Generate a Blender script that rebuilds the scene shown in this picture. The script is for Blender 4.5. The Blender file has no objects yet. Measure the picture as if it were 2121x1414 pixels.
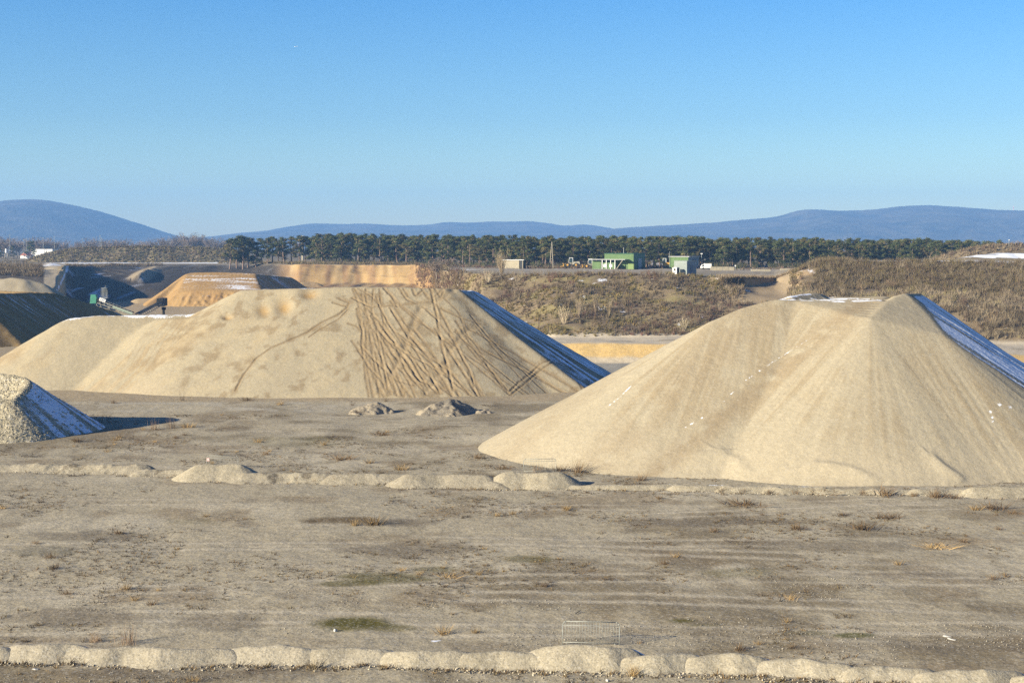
import bpy, math, random
import numpy as np
from mathutils import Vector, Matrix

R_ = math.radians
random.seed(7)
rng = np.random.default_rng(11)
S = bpy.context.scene
COL = S.collection

# ------------------------------------------------------------------ camera, sky, sun, exposure
F, CX, CY, HZ, CAMZ = 3000.0, 1060.5, 707.0, 510.0, 17.5     # a 51 mm view from 17.5 m above the lot
PITCH = math.atan((CY - HZ) / F)
cam = bpy.data.cameras.new('camera')
cam.sensor_width, cam.lens = 36.0, 36.0 * F / 2121.0
cam.clip_start, cam.clip_end = 0.5, 40000.0
camo = bpy.data.objects.new('camera', cam)
COL.objects.link(camo)
camo.location = (0, 0, CAMZ)
camo.rotation_euler = (math.pi / 2 - PITCH, 0, 0)
S.camera = camo

SUN_EL = R_(18.0)
SUN_H = Vector((-0.87, -0.49, 0)).normalized()               # towards the sun, on the ground
TO_SUN = Vector((SUN_H.x * math.cos(SUN_EL), SUN_H.y * math.cos(SUN_EL), math.sin(SUN_EL)))
w = bpy.data.worlds.new('World')
S.world = w
w.use_nodes = True
nt = w.node_tree
bg = nt.nodes['Background']
sky = nt.nodes.new('ShaderNodeTexSky')
sky.sky_type = 'NISHITA'
sky.sun_disc = False
sky.sun_elevation = SUN_EL
sky.sun_rotation = math.atan2(SUN_H.x, SUN_H.y)
sky.altitude = 200
sky.air_density, sky.dust_density, sky.ozone_density = 1.0, 0.3, 2.0
# clear winter air: the blue deepens quickly above the horizon
tcw = nt.nodes.new('ShaderNodeTexCoord')
sep = nt.nodes.new('ShaderNodeSeparateXYZ')
nt.links.new(tcw.outputs['Generated'], sep.inputs[0])
ramp = nt.nodes.new('ShaderNodeValToRGB')
nt.links.new(sep.outputs['Z'], ramp.inputs[0])
els = ramp.color_ramp.elements
SKY_RAMP = [(0.0, (0.74, 0.73, 0.52)), (0.035, (0.57, 0.645, 0.57)), (0.087, (0.34, 0.49, 0.60)), (0.17, (0.18, 0.42, 0.66)), (0.30, (0.09, 0.215, 0.43)), (0.65, (0.10, 0.23, 0.48))]
els[0].position, els[0].color = SKY_RAMP[0][0], (*SKY_RAMP[0][1], 1)
els[1].position, els[1].color = SKY_RAMP[-1][0], (*SKY_RAMP[-1][1], 1)
for p_, c_ in SKY_RAMP[1:-1]:
    e = els.new(p_)
    e.color = (*c_, 1)
mixw = nt.nodes.new('ShaderNodeMixRGB')
mixw.blend_type = 'MULTIPLY'
mixw.inputs[0].default_value = 1.0
nt.links.new(sky.outputs[0], mixw.inputs[1])
nt.links.new(ramp.outputs[0], mixw.inputs[2])
nt.links.new(mixw.outputs[0], bg.inputs['Color'])
bg.inputs['Strength'].default_value = 0.10

sl = bpy.data.lights.new('sun', 'SUN')
sl.energy, sl.angle, sl.color = 4.8, R_(0.5), (1.0, 0.91, 0.73)
so = bpy.data.objects.new('sun', sl)
COL.objects.link(so)
so.rotation_euler = TO_SUN.to_track_quat('Z', 'Y').to_euler()

S.view_settings.view_transform = 'Standard'
S.view_settings.look = 'None'
S.view_settings.gamma = 1.0
S.view_settings.exposure = 1.38
S.cycles.max_bounces = 5
S.cycles.volume_bounces = 0
S.cycles.use_denoising = False

# ------------------------------------------------------------------ geometry helpers
CP, SP = math.cos(PITCH), math.sin(PITCH)
def P(u, v, D):
    """world point at forward distance D seen at photo pixel (u, v)"""
    y = F * CP + (CY - v) * SP
    z = -F * SP + (CY - v) * CP
    k = D / y
    return np.array([(u - CX) * k, D, CAMZ + z * k])

def GD(v, z=0.0):
    """forward distance where the sight line of pixel row v meets height z"""
    y = F * CP + (CY - v) * SP
    zz = -F * SP + (CY - v) * CP
    return (z - CAMZ) * y / zz

def proj(x, y, z):
    """photo pixel of world points"""
    zz = z - CAMZ
    f = y * CP - zz * SP
    up = y * SP + zz * CP
    return CX + F * x / f, CY - F * up / f

def _h(ix, iy, s):
    n = (ix.astype(np.int64) * 374761393 + iy.astype(np.int64) * 668265263 + s * 1274126177) & 0xFFFFFFFF
    n = ((n ^ (n >> 13)) * 1274126177) & 0xFFFFFFFF
    return ((n ^ (n >> 16)) & 0xFFFFFF) / float(0xFFFFFF)

def vnoise(x, y, s=0):
    ix, iy = np.floor(x), np.floor(y)
    fx, fy = x - ix, y - iy
    fx, fy = fx * fx * (3 - 2 * fx), fy * fy * (3 - 2 * fy)
    a, b = _h(ix, iy, s), _h(ix + 1, iy, s)
    c, d = _h(ix, iy + 1, s), _h(ix + 1, iy + 1, s)
    return (a + (b - a) * fx + (c - a) * fy + (a - b - c + d) * fx * fy) * 2 - 1

def fbm(x, y, wl, octv=4, s=0, gain=0.5):
    t, a, n = 0, 1.0, 0
    for k in range(octv):
        t = t + a * vnoise(x / wl * (2 ** k), y / wl * (2 ** k), s + k * 17)
        n += a
        a *= gain
    return t / n

def cell(x, y, wl, s=0):
    """distance to the nearest jittered cell centre (0..~1), and that cell's random value"""
    gx, gy = x / wl, y / wl
    ix, iy = np.floor(gx), np.floor(gy)
    best = np.full(x.shape, 9.0)
    val = np.zeros(x.shape)
    for dx in (-1, 0, 1):
        for dy in (-1, 0, 1):
            jx, jy = ix + dx, iy + dy
            px = jx + 0.15 + 0.7 * _h(jx, jy, s)
            py = jy + 0.15 + 0.7 * _h(jx, jy, s + 5)
            d = np.hypot(gx - px, gy - py)
            m = d < best
            best = np.where(m, d, best)
            val = np.where(m, _h(jx, jy, s + 9), val)
    return best, val

def sstep(a, b, x):
    t = np.clip((x - a) / (b - a), 0, 1)
    return t * t * (3 - 2 * t)

def tag(o, label=None, cat=None, group=None, kind=None):
    if label: o['label'] = label
    if cat: o['category'] = cat
    if group: o['group'] = group
    if kind: o['kind'] = kind
    return o

def np_mesh(name, V, FA, mat, parent=None, smooth=True, col=None, attrs=None):
    """mesh object from numpy vertices and an (n, k) face array"""
    V = np.asarray(V, dtype=np.float32)
    FA = np.asarray(FA, dtype=np.int32)
    me = bpy.data.meshes.new(name)
    n, k = FA.shape
    me.vertices.add(len(V))
    me.vertices.foreach_set('co', V.ravel())
    me.loops.add(n * k)
    me.loops.foreach_set('vertex_index', FA.ravel())
    me.polygons.add(n)
    me.polygons.foreach_set('loop_start', np.arange(n, dtype=np.int32) * k)
    me.polygons.foreach_set('use_smooth', np.full(n, smooth))
    me.update(calc_edges=True)
    if col is not None:
        c = np.ones((len(V), 4), dtype=np.float32)
        c[:, :3] = col
        a = me.color_attributes.new('Col', 'FLOAT_COLOR', 'POINT')
        a.data.foreach_set('color', c.ravel())
    for an, av in (attrs or {}).items():
        a = me.attributes.new(an, 'FLOAT', 'POINT')
        a.data.foreach_set('value', np.asarray(av, dtype=np.float32).ravel())
    if mat: me.materials.append(mat)
    o = bpy.data.objects.new(name, me)
    COL.objects.link(o)
    if parent: o.parent = parent
    return o

def empty(name, loc, rz=0.0):
    o = bpy.data.objects.new(name, None)
    COL.objects.link(o)
    o.location = loc
    o.rotation_euler = (0, 0, rz)
    o.empty_display_size = 0.3
    return o

class MB:
    """collects boxes, bars, tubes and prisms into one mesh"""
    def __init__(self):
        self.v, self.f = [], []
    def add(self, vs, fs):
        b = len(self.v)
        self.v += [tuple(p) for p in vs]
        self.f += [tuple(i + b for i in q) for q in fs]
        return self
    def box(self, x0, y0, z0, x1, y1, z1, bev=0.0, M=None):
        vs = [(x0, y0, z0), (x1, y0, z0), (x1, y1, z0), (x0, y1, z0), (x0, y0, z1), (x1, y0, z1), (x1, y1, z1), (x0, y1, z1)]
        if M is not None: vs = [M @ Vector(p) for p in vs]
        return self.add(vs, [(3, 2, 1, 0), (4, 5, 6, 7), (0, 1, 5, 4), (1, 2, 6, 5), (2, 3, 7, 6), (3, 0, 4, 7)])
    def tube(self, a, b, r, n=8, r2=None, cap=True):
        a, b = Vector(a), Vector(b)
        r2 = r if r2 is None else r2
        d = (b - a).normalized()
        t = d.orthogonal().normalized()
        s = d.cross(t)
        vs = []
        for k in range(n):
            q = 2 * math.pi * k / n
            vs.append(a + (t * math.cos(q) + s * math.sin(q)) * r)
        for k in range(n):
            q = 2 * math.pi * k / n
            vs.append(b + (t * math.cos(q) + s * math.sin(q)) * r2)
        fs = [(k, (k + 1) % n, n + (k + 1) % n, n + k) for k in range(n)]
        if cap: fs += [tuple(reversed(range(n))), tuple(range(n, 2 * n))]
        return self.add(vs, fs)
    def bar(self, a, b, wx, wy):
        """rectangular bar from a to b, wx across and wy high"""
        a, b = Vector(a), Vector(b)
        d = (b - a).normalized()
        up = Vector((0, 0, 1)) if abs(d.z) < 0.95 else Vector((0, 1, 0))
        s = d.cross(up).normalized()
        t = s.cross(d)
        vs = [p + s * i * wx / 2 + t * j * wy / 2 for p in (a, b) for i, j in ((-1, -1), (1, -1), (1, 1), (-1, 1))]
        return self.add(vs, [(3, 2, 1, 0), (4, 5, 6, 7), (0, 1, 5, 4), (1, 2, 6, 5), (2, 3, 7, 6), (3, 0, 4, 7)])
    def prism(self, pts, y0, y1):
        """outline in x-z, extruded along y"""
        n = len(pts)
        vs = [(x, y0, z) for x, z in pts] + [(x, y1, z) for x, z in pts]
        fs = [tuple(range(n)), tuple(reversed(range(n, 2 * n)))] + [((k + 1) % n, k, n + k, n + (k + 1) % n) for k in range(n)]
        return self.add(vs, fs)
    def build(self, name, mat, parent=None, smooth=False, bevel=0.0):
        me = bpy.data.meshes.new(name)
        me.from_pydata(self.v, [], self.f)
        me.update()
        if smooth:
            me.polygons.foreach_set('use_smooth', [True] * len(me.polygons))
        me.materials.append(mat)
        o = bpy.data.objects.new(name, me)
        COL.objects.link(o)
        if parent: o.parent = parent
        if bevel > 0:
            b = o.modifiers.new('bevel', 'BEVEL')
            b.width, b.segments, b.limit_method = bevel, 2, 'ANGLE'
        return o

def children(o):
    return [c for c in bpy.data.objects if c.parent == o]
def copy_tree(o, kids=None, parent=None):
    c = o.copy()
    COL.objects.link(c)
    if parent: c.parent = parent
    for ch in (children(o) if kids is None else kids):
        copy_tree(ch, None if kids is None else [], c)
    return c

# ------------------------------------------------------------------ materials
def new_mat(name):
    m = bpy.data.materials.new(name)
    m.use_nodes = True
    n = m.node_tree
    return m, n, n.nodes['Principled BSDF']
def N(n, t, **kw):
    x = n.nodes.new(t)
    for k, v in kw.items(): setattr(x, k, v)
    return x
def noise_node(n, co, scale, detail=4, rough=0.6, stretch=None):
    if stretch:
        mp = N(n, 'ShaderNodeMapping')
        mp.inputs['Scale'].default_value = stretch
        n.links.new(co, mp.inputs[0])
        co = mp.outputs[0]
    t = N(n, 'ShaderNodeTexNoise')
    t.inputs['Scale'].default_value = scale
    t.inputs['Detail'].default_value = detail
    t.inputs['Roughness'].default_value = rough
    n.links.new(co, t.inputs['Vector'])
    return t.outputs['Fac']
def mrange(n, src, a, b, c, d):
    x = N(n, 'ShaderNodeMapRange')
    for i, v in enumerate((a, b, c, d)): x.inputs[i + 1].default_value = v
    n.links.new(src, x.inputs[0])
    return x.outputs[0]
def mix(n, fac, a, b, mode='MIX'):
    x = N(n, 'ShaderNodeMixRGB', blend_type=mode)
    for s, i in ((fac, 0), (a, 1), (b, 2)):
        if isinstance(s, (int, float)): x.inputs[i].default_value = s
        elif isinstance(s, tuple): x.inputs[i].default_value = (*s, 1)
        else: n.links.new(s, x.inputs[i])
    return x.outputs[0]
def bump(n, src, dist, strength=1.0, prev=None):
    b = N(n, 'ShaderNodeBump')
    b.inputs['Distance'].default_value = dist
    b.inputs['Strength'].default_value = strength
    n.links.new(src, b.inputs['Height'])
    if prev is not None: n.links.new(prev, b.inputs['Normal'])
    return b.outputs[0]

def earth_mat(name, fine, mid, contrast=0.25, bumpd=0.05, speck=0.0, speck_scale=8.0):
    """granular ground: vertex colour times two scales of grain, snow where the snow attribute says so"""
    m, n, b = new_mat(name)
    ca = N(n, 'ShaderNodeVertexColor', layer_name='Col').outputs[0]
    co = N(n, 'ShaderNodeTexCoord').outputs['Object']
    n1 = noise_node(n, co, fine, 3, 0.65)
    n2 = noise_node(n, co, mid, 5, 0.6)
    v1 = mrange(n, n1, 0.25, 0.75, 1 - contrast * 1.3, 1 + contrast * 1.3)
    v2 = mrange(n, n2, 0.25, 0.75, 1 - contrast, 1 + contrast)
    c = mix(n, 1.0, ca, v1, 'MULTIPLY')
    c = mix(n, 1.0, c, v2, 'MULTIPLY')
    if speck > 0:
        vo = N(n, 'ShaderNodeTexVoronoi')
        vo.inputs['Scale'].default_value = speck_scale
        n.links.new(co, vo.inputs['Vector'])
        sx = N(n, 'ShaderNodeSeparateColor')
        n.links.new(vo.outputs['Color'], sx.inputs[0])
        light = mrange(n, sx.outputs[0], 0.80, 0.95, 0, speck)
        dark = mrange(n, sx.outputs[1], 0.80, 0.95, 0, speck)
        c = mix(n, light, c, (0.52, 0.48, 0.40))
        c = mix(n, dark, c, (0.09, 0.08, 0.065))
    at = N(n, 'ShaderNodeAttribute', attribute_name='snow').outputs['Fac']
    ns = noise_node(n, co, mid * 2.2, 4, 0.7)
    ad = N(n, 'ShaderNodeMath', operation='ADD')
    n.links.new(at, ad.inputs[0])
    n.links.new(mrange(n, ns, 0.2, 0.8, -0.35, 0.35), ad.inputs[1])
    sn = mrange(n, ad.outputs[0], 0.42, 0.62, 0, 1)
    c = mix(n, sn, c, (0.80, 0.82, 0.86))
    n.links.new(c, b.inputs['Base Color'])
    b.inputs['Roughness'].default_value = 0.95
    b.inputs['Specular IOR Level'].default_value = 0.1
    nb = bump(n, n1, bumpd * 0.5)
    nb = bump(n, n2, bumpd * 2.0, 1.0, nb)
    n.links.new(nb, b.inputs['Normal'])
    return m

def plain_mat(name, col, rough=0.6, var=0.15, scale=3.0, metal=0.0, bumpd=0.0, spec=0.3):
    m, n, b = new_mat(name)
    co = N(n, 'ShaderNodeTexCoord').outputs['Object']
    f = noise_node(n, co, scale, 5, 0.65)
    c = mix(n, 1.0, tuple(col), mrange(n, f, 0.3, 0.7, 1 - var, 1 + var), 'MULTIPLY')
    n.links.new(c, b.inputs['Base Color'])
    b.inputs['Roughness'].default_value = rough
    b.inputs['Metallic'].default_value = metal
    b.inputs['Specular IOR Level'].default_value = spec
    if bumpd: n.links.new(bump(n, f, bumpd), b.inputs['Normal'])
    return m

def leaf_mat(name):
    m, n, b = new_mat(name)
    ca = N(n, 'ShaderNodeVertexColor', layer_name='Col').outputs[0]
    oi = N(n, 'ShaderNodeObjectInfo').outputs['Random']
    c = mix(n, 1.0, ca, mrange(n, oi, 0, 1, 0.75, 1.3), 'MULTIPLY')
    n.links.new(c, b.inputs['Base Color'])
    b.inputs['Roughness'].default_value = 0.8
    b.inputs['Specular IOR Level'].default_value = 0.15
    return m

M_GROUND = earth_mat('dirt_ground', 6.0, 1.4, 0.19, 0.035, 0.34, 10.0)
M_SAND = earth_mat('loose_sand', 7.0, 2.4, 0.085, 0.022, 0.12, 7.0)
M_HEAP = earth_mat('coarse_sand', 11.0, 3.5, 0.16, 0.025, 0.35, 16.0)
M_GRAVEL = earth_mat('gravel_fill', 5.0, 1.5, 0.3, 0.1, 0.6, 5.0)
M_LEAF = leaf_mat('needles')
M_TWIG = leaf_mat('dry_twigs')

# ------------------------------------------------------------------ terrain: lot, pit, banks, plateau and plain in one sheet
# for each bearing (photo column u): break points outward from the camera, as (distance, height) or (distance, 'v', pixel row)
def V(D, v, u=CX): return (D, P(u, v, D)[2])
#        lot edge     floor start  toe            r5            r6            ramp a       ramp b        top            shelf        plain near   plain
KEYS = {
 -900: [(300, 0), (330, -1), (380, 2), (400, 4), (420, 6), None, None, (470, 11), None, (760, 9), (1500, 8)],
    0: [(290, 0), (330, -1), (440, 3), (480, 5), (520, 8), None, None, V(590, 552), None, V(980, 541.5), (1500, 8)],
   95: [(288, 0), (330, -1.5), (455, 3), (480, 4.2), (530, 7), None, None, V(590, 553), None, V(980, 541.5), (1500, 8)],
  112: [(286, 0), (330, -2), (455, 2.6), (480, 3.9), (530, 6.8), None, None, V(592, 552), None, V(980, 541.5), (1500, 8)],
  120: [(284, 0), (330, -3), (470, 0.5), (484, 4.0), (532, 6.9), None, None, V(592, 552), None, V(980, 541.5), (1500, 8)],
  130: [(282, 0), (325, -3), (500, -1), (515, 2), (545, 7.4), None, None, V(594, 552), None, V(980, 541.5), (1500, 8)],
  138: [(281, 0), (322, -3), (536, -1), (552, 2.6), (578, 8.0), None, None, V(600, 551), None, V(980, 541.5), (1500, 8)],
  152: [(280, 0), (320, -3), V(548, 622), (562, 0.6), (592, 5), None, None, V(636, 550), None, V(980, 541.5), (1500, 8)],
  190: [(270, 0), (310, -4), V(560, 622), (577, 0.8), (614, 4.5), None, None, V(684, 549.5), None, V(980, 541.5), (1500, 8)],
  250: [(255, 0), (300, -4), V(575, 618), (600, 0.5), (650, 4.5), None, None, V(732, 548.5), None, V(980, 541.5), (1500, 8)],
  290: [(250, 0), (295, -4), V(585, 615), (612, 0.5), (672, 4.5), None, None, V(772, 548), None, V(980, 541.5), (1500, 8)],
  340: [(245, 0), (290, -4.5), V(595, 612), (632, 0.8), (694, 4), None, None, V(792, 547.5), None, V(980, 541.5), (1500, 8)],
  450: [(238, 0), (280, -5), (630, -1.8), (684, 1.5), (740, 4.5), None, None, V(802, 547), None, V(980, 541.5), (1500, 8)],
  520: [(233, 0), (278, -5), (620, -1), (680, 2), (722, 5), None, None, V(776, 547), None, V(930, 543), (1500, 8)],
  620: [(229, 0), (274, -5), (570, 1.0), V(640, 588), (648, 4), None, None, V(668, 548), None, V(735, 545), (1500, 8)],
  750: [(222, 0), (266, -5), (560, 1.2), V(640, 587), (648, 4.2), None, None, V(664, 548), None, V(720, 546), (1500, 8)],
  862: [(217, 0), (255, -5), (540, 1.0), V(602, 588), (610, 4.0), None, None, V(632, 549), None, V(700, 548), (1500, 8)],
  892: [(214, 0), (250, -5.5), (470, 0), (482, 2), (500, 5), None, None, V(530, 557), None, V(690, 549), (1500, 8)],
  935: [(210, 0), (240, -6), (380, -5), (388, -3), (398, 1), None, None, V(428, 564), None, V(660, 551), (1500, 8)],
 1000: [(204, 0), (230, -6.5), (322, -6.5), (328, -4), (345, -3), None, None, V(388, 567), None, V(620, 553), (1500, 8)],
 1150: [(195, 0), (215, -6.5), V(300, 752), V(306, 714), V(329, 697), None, None, V(378, 569), None, V(585, 555), (1500, 8)],
 1400: [(194, 0), (214, -6.5), V(300, 752), V(306, 713), V(329, 697), None, None, V(376, 569), None, V(580, 555), (1500, 8)],
 1468: [(194, 0), (214, -6.5), V(300, 752), V(306, 713), V(329, 697), V(345, 650), V(365, 605), V(378, 575), None, V(580, 555), (1500, 8)],
 1497: [(194, 0), (214, -6.5), V(300, 752), V(306, 713), V(329, 697), V(364, 612), V(371.6, 592), V(372, 578), None, V(580, 555), (1500, 8)],
 1560: [(194, 0), (214, -6.5), V(300, 752), V(306, 713), V(329, 697), V(362, 616), V(378.6, 591), V(379, 577), None, V(580, 555), (1500, 8)],
 1604: [(194, 0), (214, -6.5), V(300, 752), V(306, 713), V(329, 697), V(362, 616), V(389.5, 584), V(390, 576), None, V(580, 555), (1500, 8)],
 1656: [(194, 0), (214, -6.5), V(300, 752), V(306, 713), V(329, 699), V(348, 640), V(364, 595), V(384, 557), None, V(580, 555), (1500, 8)],
 1690: [(194, 0), (214, -6.5), V(300, 752), V(308, 716), V(330, 702), V(346, 640), V(366, 598), V(388, 540), V(445, 539), (590, 9.3), (1500, 8)],
 2121: [(194, 0), (214, -6.5), V(296, 757), V(304, 735), V(328, 712), V(346, 646), V(366, 600), V(388, 544), V(450, 541), (600, 10), (1500, 8)],
 3200: [(194, 0), (214, -6.5), V(296, 757), V(304, 735), V(328, 712), V(346, 646), V(366, 600), V(388, 545), V(450, 541), (600, 10), (1500, 8)],
}
uk = np.array(sorted(KEYS), dtype=float)
KD, KZ = [], []
for u_ in sorted(KEYS):
    row = [(1.0, 0.0), (60.0, 0.0)] + list(KEYS[u_]) + [(8200.0, 8.0)]
    idx = [i for i, r in enumerate(row) if r is not None]
    KD.append(np.interp(range(len(row)), idx, [row[i][0] for i in idx]))
    KZ.append(np.interp(range(len(row)), idx, [row[i][1] for i in idx]))
KD, KZ = np.array(KD), np.array(KZ)
NR = KD.shape[1]
B_EDGE, B_FLOOR, B_TOE, B_R5, B_R6, B_A, B_B, B_TOP, B_SHELF, B_PLAIN, B_FAR = range(2, 13)

RIDGES = [  # low spurs and mounds that belong to the ground: (a, b, height at a, at b, half width)
    (P(328, 550, 760), P(286, 577, 640), 0.6, 2.6, 5.5),
    (P(105, 547, 640), P(124, 551, 640), 1.4, 0.6, 6.0),
]
def ridge_z(x, y):
    z = np.zeros_like(x)
    for a, b, ha, hb, wd in RIDGES:
        ab = b[:2] - a[:2]
        t = np.clip(((x - a[0]) * ab[0] + (y - a[1]) * ab[1]) / (ab @ ab), 0, 1)
        d = np.hypot(x - a[0] - t * ab[0], y - a[1] - t * ab[1])
        z = np.maximum(z, (ha + (hb - ha) * t) * np.clip(1 - d / wd, 0, 1))
    return z

def rows_at(u):
    D = np.stack([np.interp(u, uk, KD[:, k]) for k in range(NR)], -1)
    Z = np.stack([np.interp(u, uk, KZ[:, k]) for k in range(NR)], -1)
    return D, Z

def terrain(x, y):
    """height and row parameter of the ground at world x, y (arrays)"""
    x, y = np.asarray(x, float), np.asarray(y, float)
    u = CX + x / np.maximum(y, 0.5) * F * CP          # bearing expressed as a photo column
    D, Z = rows_at(u)
    z, t = np.array(Z[..., 0]), np.zeros(x.shape)
    for k in range(NR - 1):
        d0, d1 = D[..., k], D[..., k + 1]
        m = (y >= d0)
        f = np.clip((y - d0) / np.maximum(d1 - d0, 1e-6), 0, 1)
        fz = f
        z = np.where(m, Z[..., k] + (Z[..., k + 1] - Z[..., k]) * fz, z)
        t = np.where(m, k + f, t)
    # relief
    lot = 1 - sstep(B_EDGE - 0.1, B_EDGE + 0.4, t)
    wild = sstep(B_FLOOR, B_TOE, t) * (1 - sstep(B_FAR - 0.5, B_FAR, t))
    bank = sstep(B_R6, B_R6 + 0.4, t) * (1 - sstep(B_TOP - 0.4, B_TOP, t))
    n_lot = 0.16 * fbm(x, y, 14, 3, 3) + 0.05 * fbm(x, y, 2.2, 3, 8) 
    z = z + lot * n_lot + wild * (0.5 * fbm(x, y, 18, 4, 21) + 0.12 * fbm(x, y, 3, 2, 27)) + bank * 0.9 * fbm(x, y, 9, 3, 33)
    dig = sstep(B_TOE - .1, B_TOE + .3, t) * (1 - sstep(B_TOP - .3, B_TOP, t)) * sstep(560, 640, u) * (1 - sstep(880, 900, u))
    z = z + dig * 0.5 * vnoise(x / 2.6, y / 60.0, 44)
    z = z + ridge_z(x, y)
    return z, t
def gz(x, y):
    return float(terrain(np.array([x]), np.array([y]))[0][0])

ucols = np.concatenate([np.linspace(-5200, -1000, 22), np.linspace(-900, -130, 45), np.arange(-100, 2225, 4.0), np.linspace(2250, 3200, 50), np.linspace(3400, 7300, 22)])
dl = GD(np.arange(1560.0, 772.0, -2.4))
drows = np.concatenate([np.array([1.5, 4, 8, 14, 20, 26, 32, 38, 44, 48]), dl[dl > 50]])
# beyond the lot: follow the break lines so that crests stay sharp
UU = ucols[None, :]
Dk, Zk = rows_at(ucols)
seg_n = {B_EDGE: 8, B_FLOOR: 26, B_TOE: 12, B_R5: 10, B_R6: 22, B_A: 16, B_B: 14, B_TOP: 16, B_SHELF: 16, B_PLAIN: 26, B_FAR: 14}
rowsD = []
lotmax = Dk[:, B_EDGE]
near_d = drows[drows < 190]
for d in near_d: rowsD.append(np.full(len(ucols), d))
for k in range(24):
    rowsD.append(190 + (lotmax - 190) * (k / 24.0) ** 1.0)
for k, n_ in seg_n.items():
    for j in range(n_):
        f = j / n_
        if k == B_FAR: f = (8200 / 1500.0) ** f; rowsD.append(np.minimum(Dk[:, k] * f, 8200))
        else: rowsD.append(Dk[:, k] + (Dk[:, k + 1] - Dk[:, k]) * f)
rowsD = np.array(rowsD)
GX = (UU - CX) / (F * CP) * rowsD
GY = rowsD
GZ, GT = terrain(GX, GY)
GU, GVp = proj(GX, GY, GZ)

# ---- ground colours (soil, with light and shade painted into the left pit)
def lerp3(c, col, m):
    return c + (np.array(col) - c) * np.clip(m, 0, 1)[..., None]
def near_line(U, V, line, wd):
    d = np.full(U.shape, 1e9)
    for (a0, b0), (a1, b1) in zip(line[:-1], line[1:]):
        du, dv = a1 - a0, b1 - b0
        t = np.clip(((U - a0) * du + (V - b0) * dv) / (du * du + dv * dv), 0, 1)
        d = np.minimum(d, np.hypot(U - a0 - t * du, V - b0 - t * dv))
    return np.exp(-(d / wd) ** 2)
def paint_ground(x, y, t, u, v):
    n_big = fbm(x, y, 26, 4, 51)
    n_mid = fbm(x, y, 6.0, 4, 52)
    n_str = fbm(x, y * 1.0, 3.0, 4, 53)
    c = np.zeros(x.shape + (3,)) + np.array([0.365, 0.308, 0.205])
    c = lerp3(c, (0.46, 0.395, 0.275), sstep(0.05, 0.5, n_mid) * 0.7)            # dusty, driven-over patches
    c = lerp3(c, (0.18, 0.14, 0.082), sstep(0.0, 0.45, n_big + 0.7 * n_str) * 0.8)        # damp, weedy patches
    c = lerp3(c, (0.195, 0.142, 0.080), sstep(0.05, 0.45, fbm(x, y, 4.5, 4, 57)) * 0.6)
    # vehicle tracks across the lot, roughly across the view
    for (ya, k1, s) in ((74, 0.02, 1), (82, -0.05, 2), (66.5, 0.03, 3), (98, 0.04, 4), (135, -0.03, 5), (92, 0.10, 6), (150, 0.06, 7), (70, -0.02, 8), (78.5, 0.05, 9), (86, 0.02, 10), (105, -0.04, 11), (126, 0.08, 12), (142, 0.02, 13), (63.6, -0.015, 14)):
        d = y - ya - k1 * x - 1.6 * np.sin(x / 13.0 + s)
        for off in (-0.9, 0.9):
            on_t = sstep(-0.25, 0.35, fbm(x, y, 12, 2, 60 + s))
            c = lerp3(c, (0.19, 0.15, 0.10), np.exp(-((np.abs(d - off) - 0.42) / 0.16) ** 2) * on_t * 0.35)
            c = lerp3(c, (0.46, 0.395, 0.28), np.exp(-((d - off) / 0.34) ** 2) * on_t * 0.75)
    # moss and weed stains on the lot: (u, v, half width, half height, colour, strength)
    nn = fbm(x, y, 1.6, 3, 70)
    for (pu, pv, du, dv, col, s) in MOSS:
        q = ((u - pu) / du) ** 2 + ((v - pv) / dv) ** 2
        c = lerp3(c, col, sstep(1.25, 0.25, q + nn * 0.75) * s)
    lot = t < B_EDGE + 0.2
    far_lot = sstep(172, 160, y)
    c = np.where(lot[..., None], c, (0.36, 0.30, 0.205))
    # wheel-smoothed sandy strip at the foot of the long pile
    strip = sstep(162.5, 164.5, y + 0.5 * n_str) * (u < 1260) * lot
    c = lerp3(c, (0.345, 0.27, 0.165), strip * 0.95)
    c = lerp3(c, (0.45, 0.40, 0.30), sstep(150, 154, y) * sstep(164, 162, y) * lot * (u < 700) * sstep(-0.1, 0.4, n_str) * 0.8)
    # pit floor
    fl = sstep(B_EDGE, B_FLOOR, t) * (t < B_TOE + .4)
    c = lerp3(c, (0.37, 0.275, 0.155), fl * (u < 560))
    c = lerp3(c, (0.50, 0.33, 0.15), fl * sstep(540, 640, u) * (u < 900))
    c = lerp3(c, (0.30, 0.275, 0.22), fl * (u >= 1000))
    # worked face with yellow sand, right of the long pile
    dig = (u > 960) * (t >= B_TOE - 0.02)
    k = dig * (t < B_R5 + .05)
    c = lerp3(c, (0.47, 0.39, 0.27), k * 1.0)
    c = lerp3(c, (0.55, 0.37, 0.14), k * sstep(B_TOE + 0.12, B_TOE + 0.30, t + 0.25 * n_mid))
    c = lerp3(c, (0.50, 0.42, 0.30), dig * sstep(B_R5 - .03, B_R5 + .05, t) * (t < B_R6 + 0.15) * 1.0)
    c = lerp3(c, (0.20, 0.16, 0.10), dig * np.exp(-((t - B_R5 - 0.45) / 0.12) ** 2) * sstep(-0.1, 0.3, n_mid) * 0.9)
    # overgrown bank on the right
    bk = (u > 880) * sstep(B_R6 + 0.05, B_R6 + 0.2, t + 0.15 * n_mid) * (t < B_TOP + 0.05)
    c = lerp3(c, (0.20, 0.145, 0.08), bk)
    c = lerp3(c, (0.25, 0.20, 0.08), bk * sstep(0, 0.4, fbm(x, y, 5, 3, 80)) * 0.9)
    c = lerp3(c, (0.14, 0.10, 0.065), bk * sstep(0.0, 0.4, fbm(x, y, 7, 3, 81)) * 0.7)
    c = lerp3(c, (0.42, 0.29, 0.15), (u > 1620) * bk * np.exp(-((u - 1662) / 26) ** 2) * (v < 600) * sstep(-0.15, 0.2, n_mid))
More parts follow.
